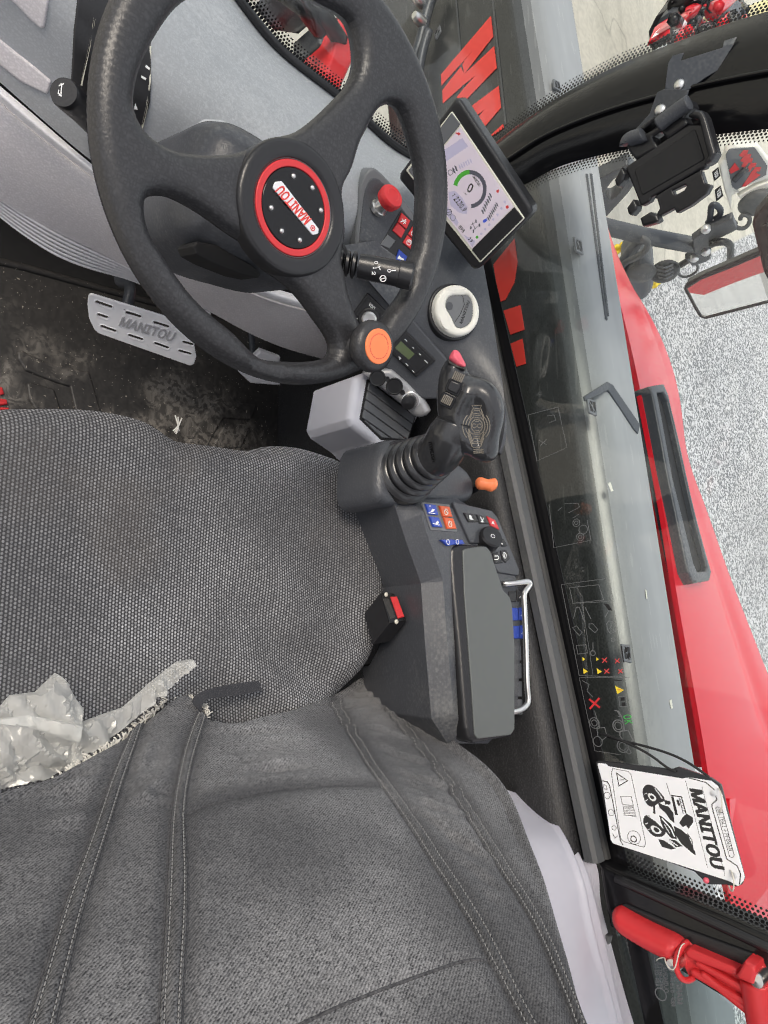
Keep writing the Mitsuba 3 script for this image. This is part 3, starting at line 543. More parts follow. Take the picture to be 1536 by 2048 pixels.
rr = np.linalg.norm(DT.at(*dc([(1115, 720)])[0]) - DT.at(*dc([(dcx, dcy)])[0]))
def angp(x, y):
    c = DT.at(*dc([(dcx, dcy)])[0]); ux = DT.at(*dc([(dcx + 100, dcy + 150)])[0]) - c; ux = ux/np.linalg.norm(ux); q = DT.at(*dc([(x, y)])[0]) - c
    return math.degrees(math.atan2(-q[0]*ux[1] + q[1]*ux[0], q @ ux))
a0, a1, a2 = angp(865, 690), angp(995, 572), angp(1010, 880)
if a1 > a0: a1 -= 360
while a2 > a1: a2 -= 360
add(SCR+'__dial_green', flat(DT, arcband(dcx, dcy, rr*0.86, rr*1.12, a0, a1), 0.0002, 0.0002), LCDG, False)
add(SCR+'__dial_grey', flat(DT, arcband(dcx, dcy, rr*0.86, rr*1.10, a1, a2), 0.0002, 0.0002), LCDD, False)
add(SCR+'__panel_shape', flat(DT, unary_union([dpoly([(790, 430), (940, 330), (985, 395), (800, 520)]), dpoly([(835, 745), (880, 735), (940, 790), (978, 860), (975, 915), (915, 905), (850, 850), (835, 790)]),
    dpoly([(803, 830), (910, 975), (900, 1010), (803, 905)]), dpoly([(950, 1075), (1040, 1120), (1020, 1170)])]), 0.0001, 0.0002), LCD2, False, kind='stuff')
def bars(x0, y0, x1, y1, n, wx, hx_, hy_):
    out = []
    for i in range(n):
        t = i/(n - 1); x, y = x0 + (x1 - x0)*t, y0 + (y1 - y0)*t
        out.append(dpoly([(x - wx, y - wx*0.5), (x + hx_ - wx, y + hy_), (x + hx_ + wx, y + hy_ + wx), (x + wx, y + wx*0.5)]))
    return out
add(SCR+'__bars', flat(DT, unary_union(bars(1090, 880, 1150, 755, 7, 7, 14, 30) + bars(1135, 935, 1200, 825, 8, 6, 12, 26) + bars(868, 560, 886, 545, 2, 8, 12, 34)), 0.0002, 0.0002), LCDD, False, kind='stuff')
add(SCR+'__pale_bars', flat(DT, unary_union(bars(915, 535, 1000, 490, 6, 6, 10, 30)), 0.0002, 0.0002), LCD2, False, kind='stuff')
for s_, a, b, c in [('0', (985, 748), (1010, 700), (1030, 760)), ('2130.9', (872, 800), (945, 900), (905, 775)), ('MANITOU', (1018, 628), (1065, 702), (1035, 618)), ('895', (908, 1015), (942, 1058), (928, 998)), ('19', (982, 1105), (1005, 1135), (1003, 1090)), ('T', (858, 772), (868, 784), (878, 755)), ('km/h', (952, 752), (968, 772), (962, 745))]:
    if s_ == '0': a, b, c = (972, 728), (1000, 755), (1002, 672)
    add(SCR+'__lettering', text(DT, s_, *dc([a, b, c]), 0.0002, 0.0002, s_ not in ('km/h',)), BLKM, False)
add(SCR+'__symbol', flat(DT, unary_union([line(DT, dc([(888, 292), (925, 300)]), .0014), circ(DT, *dc([(912, 298)])[0], .0018), line(DT, dc([(1200, 740), (1222, 728)]), .0015), circ(DT, *dc([(1212, 742)])[0], .0016), circ(DT, *dc([(1285, 860)])[0], .0022)]), 0.0002, 0.0002), LCDR, False, kind='stuff')
add(SCR+'__wheel_symbol', flat(DT, unary_union([line(DT, dc([(1005, 1000), (1045, 975)]), .0007), line(DT, dc([(1020, 1040), (1070, 1000)]), .0007), line(DT, dc([(1015, 980), (1040, 1030)]), .0007)] + [sg.Polygon(DT.poly(dc([(x-6, y-10), (x+4, y-13), (x+6, y+10), (x-4, y+13)]))) for x, y in [(1005, 1020), (1045, 968), (1025, 1045), (1072, 1000)]] +
    [circ(DT, *dc([(838, 900)])[0], .0045).difference(circ(DT, *dc([(838, 900)])[0], .0035)), line(DT, dc([(820, 905), (856, 895)]), .0012), circ(DT, *dc([(868, 942)])[0], .0042).difference(circ(DT, *dc([(868, 942)])[0], .0036)), circ(DT, *dc([(848, 595)])[0], .0038).difference(circ(DT, *dc([(848, 595)])[0], .0031))]), 0.0002, 0.0002), LCDD, False, kind='stuff')
add(SCR+'__status_dot', flat(DT, circ(DT, *dc([(1053, 1092)])[0], .002), 0.0002, 0.0002), LCDG, False)
add(SCR+'__dot_row', flat(DT, unary_union([circ(DT, *dc([(x, y)])[0], .0018) for x, y in [(1085, 1065), (1115, 1030), (1147, 995), (1178, 955), (1210, 920), (1240, 870), (1265, 820)]]), 0.0002, 0.0002), LCD2, False, kind='stuff')
add(SCR+'__blue_symbol', flat(DT, dpoly([(1095, 965), (1125, 945), (1132, 965), (1105, 985)]), 0.0002, 0.0002), LCDB, False)
add(DS+'__mount', tube([DP.P(*DP.at(960, 440), -0.02), DP.P(*DP.at(945, 470), -0.06), atz(930, 540, 1.44)], 0.016, 12), BLK, True)

# ---------------------------------------------------------------- switch pod with the red stop button
pc = dc
SPF = plane3(atz(720, 350, 1.475), atz(840, 470, 1.485), atz(720, 510, 1.43))
SPD = thing('switch_pod', 'raised grey dash pod holding rocker switches beside the red stop button', 'switch panel')
podp = SPF.poly([(709, 505), (709, 440), (714, 380), (727, 345), (740, 335), (757, 345), (800, 395), (850, 462), (876, 500), (840, 545), (795, 552), (735, 515)])
add(SPD, pillow(SPF, sg.Polygon(smoothpoly(podp, 4)), 0.010, 0.004, -0.03, 0.006), GREYD, 40)
SP1 = SPF.up(0.010)
inner = SP1.poly([(722, 505), (722, 440), (728, 390), (738, 362), (752, 356), (800, 410), (848, 476), (866, 502), (836, 535), (796, 540), (745, 512)])
add(SPD+'__face', pillow(SP1, sg.Polygon(smoothpoly(inner, 4)), 0.0012, 0.001, -0.001, 0.006), CONS, 40)
SP2 = SP1.up(0.0012)
frame = SP2.poly(pc([(385, 1020), (470, 880), (600, 1010), (600, 1160), (545, 1225), (530, 1290), (430, 1290), (262, 1238)]))
add(SPD+'__switch_frame', pillow(SP2, rnd(frame, 0.001), 0.0012, 0.0008, -0.001, 0.006), BLK, 40)
SP3 = SP2.up(0.0012)
def switch(parent, F, px, m, lift=0.003, name='switch'):
    return add(parent+'__'+name, hullblock(F, F.poly(px), -0.001, lift, 0.0007), m, 25)
a_ = switch(SPD, SP3, pc([(470, 905), (535, 965), (505, 1030), (440, 975)]), RED)
b_ = switch(SPD, SP3, pc([(438, 980), (497, 1037), (465, 1100), (400, 1040)]), RED)
c_ = switch(SPD, SP3, pc([(555, 1010), (612, 1055), (585, 1125), (520, 1068)]), RED)
d_ = switch(SPD, SP3, pc([(515, 1075), (575, 1130), (545, 1190), (480, 1135)]), RED)
e_ = switch(SPD, SP3, pc([(450, 1185), (512, 1240), (490, 1290), (415, 1285)]), BLUE)
switch(SPD, SP3, pc([(365, 1070), (425, 1120), (380, 1180), (310, 1150)]), GREYD, 0.001, 'blank_cover'); switch(SPD, SP3, pc([(310, 1155), (370, 1195), (350, 1250), (280, 1232)]), GREYD, 0.001, 'blank_cover')
S4 = SP3.up(0.0032)
def pmark(F, x, y, r=0.0042):
    c = F.at(x, y); return unary_union([sg.Point(*c).buffer(r).difference(sg.Point(*c).buffer(r*0.78))])
for k_, ctr in ((c_, (566, 1062)), (d_, (530, 1132))):
    x, y = pc([ctr])[0]; add(k_+'__symbol', flat(S4, pmark(S4, x, y), 0, 0.0003), WHT, False)
    add(k_+'__letter', text(S4, 'P', (x - 3, y - 1), (x + 1, y + 4), (x + 2, y - 5), 0.0003, 0), WHT, False)
x, y = pc([(488, 970)])[0]; add(a_+'__symbol', flat(S4, unary_union([line(S4, [(x-6, y+1), (x+5, y-3)], .0016), line(S4, [(x-3, y-5), (x+4, y+5)], .001), line(S4, [(x-1, y+5), (x+5, y)], .0012)]), 0, 0.0003), WHT, False)
x, y = pc([(462, 1245)])[0]; add(e_+'__symbol', flat(S4, unary_union([sg.Polygon(S4.poly([(x-6, y+3), (x-2, y-4), (x+2, y+1), (x+7, y+3), (x+8, y+7), (x+1, y+5)]))]), 0, 0.0003), WHT, False)
ES = thing('emergency_stop_button', 'red mushroom stop button on chrome collar', 'push button')
eb = SP2.P(*SP2.at(758, 415)); en = unit(0.85*SPF.n + 0.0*RGT); e1_ = far(786, 391, np.linalg.norm(eb - EYE) - 0.018); en = unit(e1_ - eb); eh = np.linalg.norm(e1_ - eb)
add(ES+'__collar', lathe(eb, en, [(0.013, -0.004), (0.0135, 0.002), (0.0115, 0.005), (0.0105, eh*0.55)], 32), SILV, 30)
add(ES+'__head', lathe(eb, en, [(0.012, eh*0.45), (0.0165, eh*0.55), (0.0182, eh*0.8), (0.0182, eh*0.92), (0.0165, eh*1.02), (0.010, eh*1.06), (0, eh*1.07)], 40), RED, 40)
EF = Fr(eb + en*eh*1.06, en, (0, 0, 1)); cc = EF.at(787, 389)
arrow = sg.LineString([cc + 0.0095*np.array([math.cos(t), math.sin(t)]) for t in np.radians(np.arange(60, 330, 12))]).buffer(0.0006)
add(ES+'__arrow', flat(EF, arrow, 0.0, 0.0006), LCDR, False)

# ---------------------------------------------------------------- right wing of the dash with round air vent
oR = [(955, 455), (968, 535), (983, 620), (998, 720), (1013, 815), (1030, 900), (1044, 985)]
mR = [(850, 425), (890, 500), (935, 560), (965, 680), (985, 800), (1005, 900), (1020, 1000)]
nR = [(790, 440), (800, 530), (850, 590), (905, 680), (945, 790), (960, 890), (985, 1000)]
iR = [(690, 490), (728, 550), (780, 612), (838, 684), (885, 740), (908, 805), (922, 880)]
W_o = [aty(x, y, 0.196) - np.array([0, 0, q]) for (x, y), q in zip(oR, (0, 0, 0, 0, 0.003, 0.03, 0.07))]; W_i = [atz(x, y, z) for (x, y), z in zip(iR, (1.447, 1.447, 1.446, 1.444, 1.436, 1.36, 1.27))]
sag = (0, 0, 0, 0.012, 0.04, 0.09, 0.13)
W_a = [0.72*a + 0.28*b + np.array([0.0, 0, 0.004 - 0.5*q]) for a, b, q in zip(W_o, W_i, sag)]; W_b = [0.4*a + 0.6*b + np.array([0.0, 0, 0.004 - q]) for a, b, q in zip(W_o, W_i, sag)]
wing = sheet([W_o[:6], W_a[:6], W_b[:6], W_i[:6]], 50, 70, 0.006)
add(DB+'__right_wing', wing, CONS, True, 'dark grey right-hand wing of the dash with round vent')
AV = thing('air_vent', 'round air vent with white ring and grey blade in the dash wing', 'air vent')
VF0 = plane3(onsheet(wing, 880, 575), onsheet(wing, 948, 625), onsheet(wing, 895, 668)); v0 = onsheet(wing, 905, 624); VF = Fr(v0 + VF0.n*0.014, VF0.n, (1, 0, 0))
vc5 = c5
vr = np.mean([np.linalg.norm(VF.at(*p) - VF.at(908, 623)) for p in vc5([(1080, 330), (1205, 165), (1330, 330), (1200, 490)])])
vo = VF.at(*vc5([(1203, 330)])[0]); rv = lambda a, b: sg.Point(*vo).buffer(b, 24).difference(sg.Point(*vo).buffer(a, 24)) if a else sg.Point(*vo).buffer(b, 24)
add(AV+'__seat_ring', pillow(VF.up(-0.014), rv(0, vr*1.12), 0.006, 0.003, -0.02, 0.005), BLK, 40)
hole_ = sg.Polygon(smoothpoly(VF.poly(vc5([(1135, 310), (1145, 260), (1180, 240), (1225, 240), (1265, 240), (1290, 280), (1295, 330), (1285, 390), (1240, 430), (1195, 425), (1170, 375)])), 4))
add(AV+'__ring', pillow(VF, rv(0, vr).difference(hole_), 0.006, 0.006, -0.012, 0.004), WHP, 40, 'white ring of the round vent')
add(AV+'__blade', pillow(VF, hole_.buffer(0.0005), 0.003, 0.002, -0.01, 0.004), GREYD, 40)
VT = VF.up(0.003)
add(AV+'__thumb_dimple', pillow(VT, sg.Point(*VT.at(*vc5([(1160, 300)])[0])).buffer(0.0062), 0.0008, 0.0007, 0, 0.002), CONS, True)
add(AV+'__blade_line', flat(VT, line(VT, vc5([(1240, 240), (1250, 290), (1225, 350), (1190, 400)]), 0.0009), 0, 0.0004), BLKM, False)
add(AV+'__lettering', text(VT, 'MANITOU', *vc5([(1235, 410), (1282, 275), (1222, 400)]), 0.0006, 0), BLK, False)
for pp in ([(1135, 380), (1105, 365), (1120, 420), (1150, 440), (1165, 420)], [(1150, 195), (1200, 178), (1250, 195), (1200, 210)]):
    q = VF.up(0.006); add(AV+'__ring_dimple', pillow(q, sg.Polygon(smoothpoly(q.poly(vc5(pp)), 4)), 0.0006, 0.0005, -0.001, 0.003), WHP, True)

# ---------------------------------------------------------------- centre stack: radio, socket strip, ribbed tray
CSF = Fr([0.456, 0.345, 1.43], [-0.50, 0.62, 0.60], (0, 0, 1))
rcp = lambda pts: cr(660, 540, 3.84, pts)
add(DB+'__centre_stack', pillow(CSF.up(-0.004), CSF.poly([(650, 560), (700, 520), (760, 560), (900, 725), (880, 800), (842, 800), (730, 700), (660, 640)]), 0.0, 0.004, -0.05, 0.01), CONS, 40)
RD = thing('radio', 'black car radio with silver knob and olive display window', 'radio')
rp_ = CSF.poly(rcp([(288, 172), (812, 690), (660, 822), (165, 345)]))
add(RD, pillow(CSF, rnd(rp_, 0.002), 0.004, 0.002, -0.004, 0.006), BLK, 40)
R1 = CSF.up(0.004)
add(RD+'__face', pillow(R1, rnd(R1.poly(rcp([(290, 210), (780, 690), (655, 800), (195, 340)])), 0.001), 0.0015, 0.001, 0, 0.006), BLK, 40)
R2 = R1.up(0.0015)
add(RD+'__display_window', hullblock(R2, R2.poly(rcp([(545, 545), (650, 645), (605, 690), (497, 598)])), -0.001, 0.0008, 0.0003), LCDO, 20)
rk = R2.P(*R2.at(*rcp([(300, 375)])[0]))
add(RD+'__knob_base', lathe(rk, CSF.n, [(0.0165, -0.001), (0.0155, 0.002), (0.0135, 0.003)], 32), BLK, 30)
add(RD+'__knob', lathe(rk, CSF.n, [(0.0115, 0), (0.0112, 0.010), (0.009, 0.012), (0, 0.0125)], 32), SILV, 30)
for pp in ([(560, 520), (600, 560), (585, 572), (545, 533)], [(625, 578), (660, 612), (645, 625), (610, 590)], [(675, 625), (720, 665), (700, 682), (660, 640)], [(520, 625), (565, 668), (545, 690), (500, 645)], [(570, 680), (620, 730), (598, 752), (548, 700)], [(625, 742), (665, 780), (648, 800), (608, 762)], [(395, 330), (430, 365), (415, 385), (380, 345)]):
    k_ = add(RD+'__key', hullblock(R2, R2.poly(rcp(pp)), -0.001, 0.0012, 0.0004), BLK, 20)
add(RD+'__lettering', text(R2, 'VDO', *rcp([(293, 268), (335, 308), (308, 250)]), 0.0003, 0.0001), WHT, False)
add(RD+'__key_marks', flat(R2, unary_union([line(R2, rcp([a, b]), .0011) for a, b in [((575, 530), (592, 548)), ((633, 592), (645, 602)), ((683, 640), (698, 654)), ((528, 665), (545, 682)), ((580, 715), (600, 735)), ((540, 670), (532, 690)), ((725, 690), (750, 715)), ((632, 770), (645, 785)), ((398, 350), (412, 365)), ((205, 375), (215, 372)), ((345, 410), (355, 408))]]), 0.0014, 0.0002), WHT, False, kind='stuff')
# socket strip
SK = thing('socket_strip', 'satin silver strip with black power sockets below the radio', 'socket panel')
SKF = CSF.up(-0.012)
skp = SKF.poly(rcp([(250, 790), (330, 745), (420, 745), (480, 745), (600, 850), (720, 980), (775, 1075), (745, 1110), (690, 1130), (640, 1118), (520, 1000)]))
add(SK, pillow(SKF, sg.Polygon(skp), 0.012, 0.010, -0.02, 0.005), SATIN, 40)
K1 = SKF.up(0.0125)
for x, y, r in [(495, 893, .0135), (438, 836, .004), (556, 940, .004), (365, 830, .013)]:
    k_ = add(SK+'__socket', lathe(K1.P(*K1.at(*rcp([(x, y)])[0])), CSF.n, [(r, -0.006), (r, 0.0012), (r*0.9, 0.0022), (r*0.8, 0.0012), (0, 0.0010)], 28), BLK, 30)
k0 = K1.P(*K1.at(*rcp([(620, 1000)])[0])); k1 = far(*rcp([(598, 1022)])[0], np.linalg.norm(k0 - EYE) - 0.02)
add(SK+'__lighter_rim', lathe(k0, CSF.n, [(0.0145, -0.002), (0.014, 0.003), (0.012, 0.004)], 28), SILV, 30)
add(SK+'__lighter_knob', lathe(k0, unit(k1 - k0), [(0.010, 0), (0.0115, 0.012), (0.0105, 0.022), (0, 0.023)], 28), BLK, 30)
# pale duct housing with ribbed tray
DH = thing('duct_housing', 'pale lavender floor housing with ribbed dark tray in the dash', 'console housing')
TF = FLAT(1.362)
hp = [(712, 752), (737, 742), (800, 790), (842, 830), (832, 850), (818, 890), (764, 900), (747, 882), (706, 852), (698, 836)]
add(DH, pillow(TF, rnd(TF.poly(hp), 0.006), 0.0, 0.012, -0.10, 0.01), PANEL, 40)
T1 = TF.up(0.0005)
add(DH+'__tray', pillow(T1, rnd(T1.poly([(734, 757), (832, 831), (815, 884), (762, 880), (719, 838)]), 0.003), 0.0012, 0.001, -0.001, 0.01), BLKM, 40)
T2 = T1.up(0.0012); tp = sg.Polygon(T2.poly([(736, 760), (830, 832), (814, 882), (762, 878), (721, 838)])).buffer(-0.002)
ta, tb = T2.at(736, 760), T2.at(830, 832); td = (tb - ta)/np.linalg.norm(tb - ta); tn = np.array([-td[1], td[0]]); tn = tn if tn @ (T2.at(719, 838) - ta) > 0 else -tn
for i in range(7):
    o_ = ta + tn*(0.003 + i*0.0165); s_ = sg.Polygon([o_ - td*0.1, o_ + td*0.3, o_ + td*0.3 + tn*0.0145, o_ - td*0.1 + tn*0.0145]).intersection(tp)
    if s_.area > 2e-5: add(DH+'__slat', pillow(T2, s_, 0.003, 0.0012, -0.001, 0.02), GREYD, 40)
add(DH+'__side_screw', icosph(atz(716, 922, 1.28), 0.006, 2), BLK, True)

# ---------------------------------------------------------------- brake pedal and floor mat
pe = lambda pts: cr(0, 512, 3, pts)
PF = Fr([0.491, 0.578, 1.096], [-0.80, 0.30, 0.45], (0, 0, 1))
PD = thing('brake_pedal', 'wide aluminium brake pedal with oval slots and embossed lettering', 'pedal')
pp = PF.poly(pe([(530, 235), (545, 220), (1000, 360), (1165, 530), (1178, 600), (1165, 645), (1140, 655), (590, 460), (565, 435), (535, 370), (525, 290)]))
slots = []
def slot(a, b, w): return sg.LineString([PF.at(*pe([a])[0]), PF.at(*pe([b])[0])]).buffer(w)
SL = [((585, 272), (665, 300)), ((595, 348), (640, 362)), ((615, 418), (690, 445)), ((765, 335), (838, 358)), ((780, 472), (850, 495)), ((930, 395), (1005, 418)), ((935, 520), (1005, 545)), ((1080, 565), (1140, 582)), ((1105, 512), (1150, 525))]
plate = sg.Polygon(pp).buffer(-0.004).buffer(0.004)
for a, b in SL: plate = plate.difference(slot(a, b, 0.0029))
add(PD+'__plate', pillow(PF, plate, 0.0026, 0.0018, -0.0004, 0.004), ALU, 40)
P1 = PF.up(0.0026)
for a, b in SL: add(PD+'__slot_rim', pillow(P1, slot(a, b, 0.0046).difference(slot(a, b, 0.0031)), 0.0014, 0.0012, -0.001, 0.003), ALU, True)
add(PD+'__lettering', text(P1, 'MANITOU', *pe([(712, 412), (1030, 508), (735, 362)]), 0.0026, -0.0002), ALUD, 30)  # emboss shade put into a darker tone of the aluminium
add(PD+'__arm', tube([PF.P(*PF.at(250, 625), -0.003), PF.P(*PF.at(250, 600), -0.05), far(243, 565, 1.30), far(246, 520, 1.34)], 0.009, 10), STEEL, True)
AP = thing('accelerator_pedal', 'small grey pedal in the dark behind the wheel rim', 'pedal')
APF = Fr(far(500, 740, 1.36), [-0.7, 0.2, 0.6])
add(AP+'__pad', hullblock(APF, APF.poly([(476, 742), (520, 700), (560, 715), (560, 770), (500, 765)]), -0.01, 0.004, 0.003), TRIM, 30)
add(AP+'__stem', tube([far(500, 640, 1.38), far(504, 690, 1.37), far(506, 725, 1.36)], 0.006, 8), STEEL, True)
FM = thing('floor_mat', 'dusty black rubber floor mat with raised tread pads', 'floor mat')
FF = FLAT(0.95)
fm = FF.poly([(-260, 500), (0, 522), (120, 552), (260, 592), (560, 660), (640, 690), (555, 1000), (-300, 1200)])
add(FM, pillow(FF, sg.Polygon(fm), 0.0, 0.004, -0.012, 0.03, grid=0.03), MATF, True)
add(FM+'__front_lip', tube([FF.P(*FF.at(x, y), 0.001) for x, y in [(-200, 503), (0, 524), (120, 555), (262, 594), (330, 612)]], 0.006, 8), MATF, True)
m4 = pe
for i_, pp in enumerate([[(100, 580), (125, 568), (260, 635), (490, 690), (530, 700), (560, 800), (600, 940), (450, 940), (415, 785), (330, 760), (150, 690), (105, 620)], [(158, 770), (175, 758), (320, 800), (360, 930), (220, 940), (170, 860)],
              [(1270, 885), (1300, 870), (1536, 890), (1500, 985), (1335, 975), (1280, 1060), (1230, 1160), (1130, 1110), (1200, 1000)], [(1345, 1010), (1480, 1010), (1490, 1040), (1440, 1150), (1260, 1160)], [(700, 1060), (760, 1000), (900, 1010), (960, 1100), (700, 1120)]]):
    add(FM+'__tread_pad', pillow(FF, sg.Polygon(FF.poly(m4(pp))).buffer(-0.004).buffer(0.004), 0.005, 0.0035, -0.003, 0.02), MATF, 40)
for pp in ([(-20, 785), (10, 790), (22, 830), (-20, 845)], [(-20, 855), (35, 862), (42, 892), (-20, 900)], [(-20, 908), (48, 912), (52, 938), (-20, 942)]):
    add(FM+'__red_letter_piece', pillow(FF, FF.poly(m4(pp)), 0.004, 0.002, -0.002, 0.01), RED, 40, 'red raised lettering piece on the mat')
# ---------------------------------------------------------------- seat cushion
SEAT = thing('driver_seat', 'driver seat with black and white woven cloth cushion', 'seat')
SF = FLAT(1.43)
cush = [(-420, 812), (-200, 806), (0, 803), (100, 800), (190, 803), (272, 817), (330, 840), (366, 866), (425, 876), (530, 890), (565, 882), (615, 884), (668, 900), (718, 926), (752, 985), (772, 1080), (782, 1180), (774, 1260), (750, 1330), (690, 1400), (560, 1520), (300, 1640), (-420, 1800)]
def cushfn(u, v):
    # u, v are world x, y here
    q = SF_px(u, v); return 0
ax_, ay_ = SF.x, SF.y
def relief(u, v):
    P3 = SF.P(u, v); X, Y = P3[:, 0], P3[:, 1]
    bol = 0.018*np.exp(-((Y - 0.40)/0.055)**2)*np.clip((X + 0.25)/0.2, 0, 1)     # right bolster
    dip = -0.012*np.exp(-(((X - 0.02)/0.14)**2 + ((Y - 0.66)/0.16)**2))
    fold = 0.009*np.clip((Y - 0.385)/0.06, 0, 1)*np.sin((X*0.75 - Y*0.66)*62 + 3*meshkit.noise(P3*7))*np.exp(-(((X + 0.01)/0.10)**2 + ((Y - 0.50)/0.13)**2))*(0.4 + meshkit.noise(P3*12, 5))
    return bol + dip + fold + 0.003*(meshkit.fbm(P3*14, 3) - 0.5)
cpoly = sg.Polygon(smoothpoly(SF.poly(cush), 4))
cm = pillow(SF, cpoly, 0.0, 0.038, -0.14, 0.012, fn=relief, grid=0.012)
add(SEAT+'__cushion', cm, CLOTH, uv=True)
ed = [SF.P(*SF.at(x, y), -0.062) for x, y in [(366, 879), (430, 890), (530, 905), (562, 897), (640, 912), (702, 947), (722, 972)]]
add(SEAT+'__cushion_piping', tube(ed, 0.0035, 8), SATIN, True, 'pale piping under the front edge of the cushion')
for i in range(5):
    x, y = 346 + 3*i, 868 - 3*abs(i - 2); p = atz(x, y, 1.42)
    add(SEAT+'__frayed_thread', tube([p, p + np.array([.006, .002*(i-2), .004]), p + np.array([.016, .004*(i-2), .004 + .003*(i % 2)])], 0.0008, 5), FRAY, True)
# ---------------------------------------------------------------- backrest under its denim cover
BN = unit([1, 0, 0.46]); BF = Fr(np.array([-0.11, 0.715, 1.428]) + BN*0.034, BN, (0, 0, 1))
out_px = [(-300, 1710), (-120, 1625), (0, 1570), (95, 1545), (165, 1512), (240, 1474), (310, 1424), (352, 1400), (382, 1404), (415, 1440), (440, 1452), (500, 1440), (580, 1415), (655, 1385), (700, 1362), (735, 1344), (762, 1362), (800, 1388), (855, 1418), (900, 1460), (960, 1505), (1010, 1555), (1040, 1608), (1068, 1680), (1095, 1750), (1118, 1830), (1150, 1940), (1185, 2050), (1230, 2200), (600, 2500), (-300, 2400)]
def bpl(p): return BF.at(*p)
dpts = BF.poly(out_px)
crease = [((420, 1600), (640, 1560)), ((430, 1570), (600, 1530)), ((240, 1560), (350, 1552)), ((235, 1575), (345, 1575)), ((238, 1592), (350, 1592)), ((60, 1575), (220, 1550)), ((780, 1440), (880, 1475)), ((760, 1480), (930, 1520)), ((770, 1520), (960, 1570)), ((790, 1580), (980, 1620)), ((820, 1600), (940, 1680)), ((700, 1420), (740, 1400)), ((450, 1500), (650, 1470)), ((680, 1450), (740, 1440)), ((860, 1640), (1000, 1720)), ((880, 1700), (1010, 1770))]
CR = [(BF.at(*a), BF.at(*b), 0.0022 + 0.0012*((i*7) % 3)) for i, (a, b) in enumerate(crease)]
for i in range(17):                                              # puckers between the two right-hand seams and across the upper panels
    t = (i + 0.5*RNG.random())/17; a = np.array([705 + 250*t, 1425 + 390*t]); b = np.array([800 + 240*t, 1415 + 400*t]); m = a + (b - a)*RNG.uniform(.0, .3); e = a + (b - a)*RNG.uniform(.75, 1.0)
    CR.append((BF.at(*m), BF.at(*(e + [0, 14])), 0.0036*(1 - 0.55*t)))
for x0, x1, ya, yb, n in ((395, 650, 1470, 1590, 6), (262, 350, 1500, 1612, 7), (70, 225, 1560, 1640, 5)):
    for i in range(n):
        y = ya + (yb - ya)*(i + 0.5*RNG.random())/n; CR.append((BF.at(x0 + 20*RNG.random(), y), BF.at(x1 - 60*RNG.random(), y - 22 + 10*RNG.random()), 0.0030))
seam_px = {'a': [(266, 1462), (250, 1500), (225, 1560), (190, 1660), (152, 1760), (118, 1870), (80, 2000), (60, 2080)], 'a2': [(280, 1454), (262, 1505), (243, 1560), (211, 1660), (176, 1765), (148, 1870), (115, 2000), (100, 2080)],
           'b': [(395, 1440), (372, 1500), (358, 1560), (348, 1640), (346, 1740), (342, 1880), (336, 2080)], 'b2': [(405, 1445), (388, 1500), (373, 1560), (366, 1640), (371, 1740), (369, 1880), (365, 2080)],
           'c': [(668, 1392), (692, 1440), (735, 1520), (790, 1605), (850, 1710), (915, 1820), (985, 1950), (1050, 2080)], 'c2': [(684, 1388), (708, 1436), (750, 1516), (806, 1600), (868, 1705), (935, 1815), (1000, 1940), (1068, 2080)],
           'd': [(780, 1392), (830, 1455), (890, 1530), (940, 1610), (990, 1700), (1040, 1790), (1090, 1900), (1140, 2040), (1175, 2140)], 'd2': [(792, 1390), (842, 1450), (903, 1525), (952, 1600), (1003, 1690), (1052, 1780), (1102, 1890), (1155, 2040), (1190, 2140)],
           'h': [(366, 1628), (440, 1612), (560, 1596), (680, 1582), (765, 1572)], 'p': [(560, 2060), (700, 2010), (820, 1975), (900, 1950), (962, 1940)]}
seam_uv = {k: smoothpoly(BF.poly(v), 8, False) for k, v in seam_px.items()}
def segd(P, a, b):
    d = b - a; t = np.clip(((P - a) @ d)/(d @ d), 0, 1); return np.linalg.norm(P - a - t[:, None]*d, axis=1), t
seam_trees = {k: cKDTree(smoothpoly(BF.poly(v), 40, False)) for k, v in seam_px.items()}
cen = BF.at(330, 1800)
def denim(u, v):
    P = np.c_[u, v]; h = np.zeros(len(P))
    P3 = BF.P(u, v)
    h += 0.030*np.exp(-((P3[:, 1] - 0.66)/0.20)**2) - 0.02                     # the back's own bulge
    for a, b, s in CR:
        d, t = segd(P, a, b); h += 1.2*s*(np.exp(-(d/0.0065)**2) - 0.6*np.exp(-((d - 0.012)/0.007)**2))*np.sin(np.pi*np.clip(t, 0.02, 0.98))
    h += 0.004*(meshkit.fbm(P3*16, 3, 3) - 0.5)
    near = np.clip(1 - (P3[:, 2] - 1.42)/0.16, 0, 1)
    h += 0.0026*near*np.sin(P3[:, 2]*330 + 6*meshkit.noise(P3*11, 4))*np.clip(meshkit.noise(P3*np.array([1, 9, 5]), 8)*2 - 0.6, 0, 1)
    for k in 'abcd':
        d = seam_trees[k].query(P)[0]; d2 = seam_trees[k+'2'].query(P)[0]; m = np.minimum(d, d2); tot = d + d2
        h -= 0.0030*np.exp(-(np.maximum(0, tot - 0.016)/0.010)**2)
    h -= 0.0030*np.exp(-(seam_trees['h'].query(P)[0]/0.0022)**2) + 0.0016*np.exp(-(seam_trees['p'].query(P)[0]/0.004)**2)
    return h
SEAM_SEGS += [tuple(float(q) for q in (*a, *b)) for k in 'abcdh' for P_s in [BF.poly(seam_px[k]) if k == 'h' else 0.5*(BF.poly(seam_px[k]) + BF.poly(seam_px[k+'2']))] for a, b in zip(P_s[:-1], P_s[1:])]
CREST_LIGHT_SEGS += [tuple(float(q) for q in (*a, *b)) for a, b, _s in CR]
DN = thing('denim_cover', 'faded black denim seat cover with double stitched seams over the backrest', 'seat cover')
dpoly_ = sg.Polygon(smoothpoly(dpts, 4))
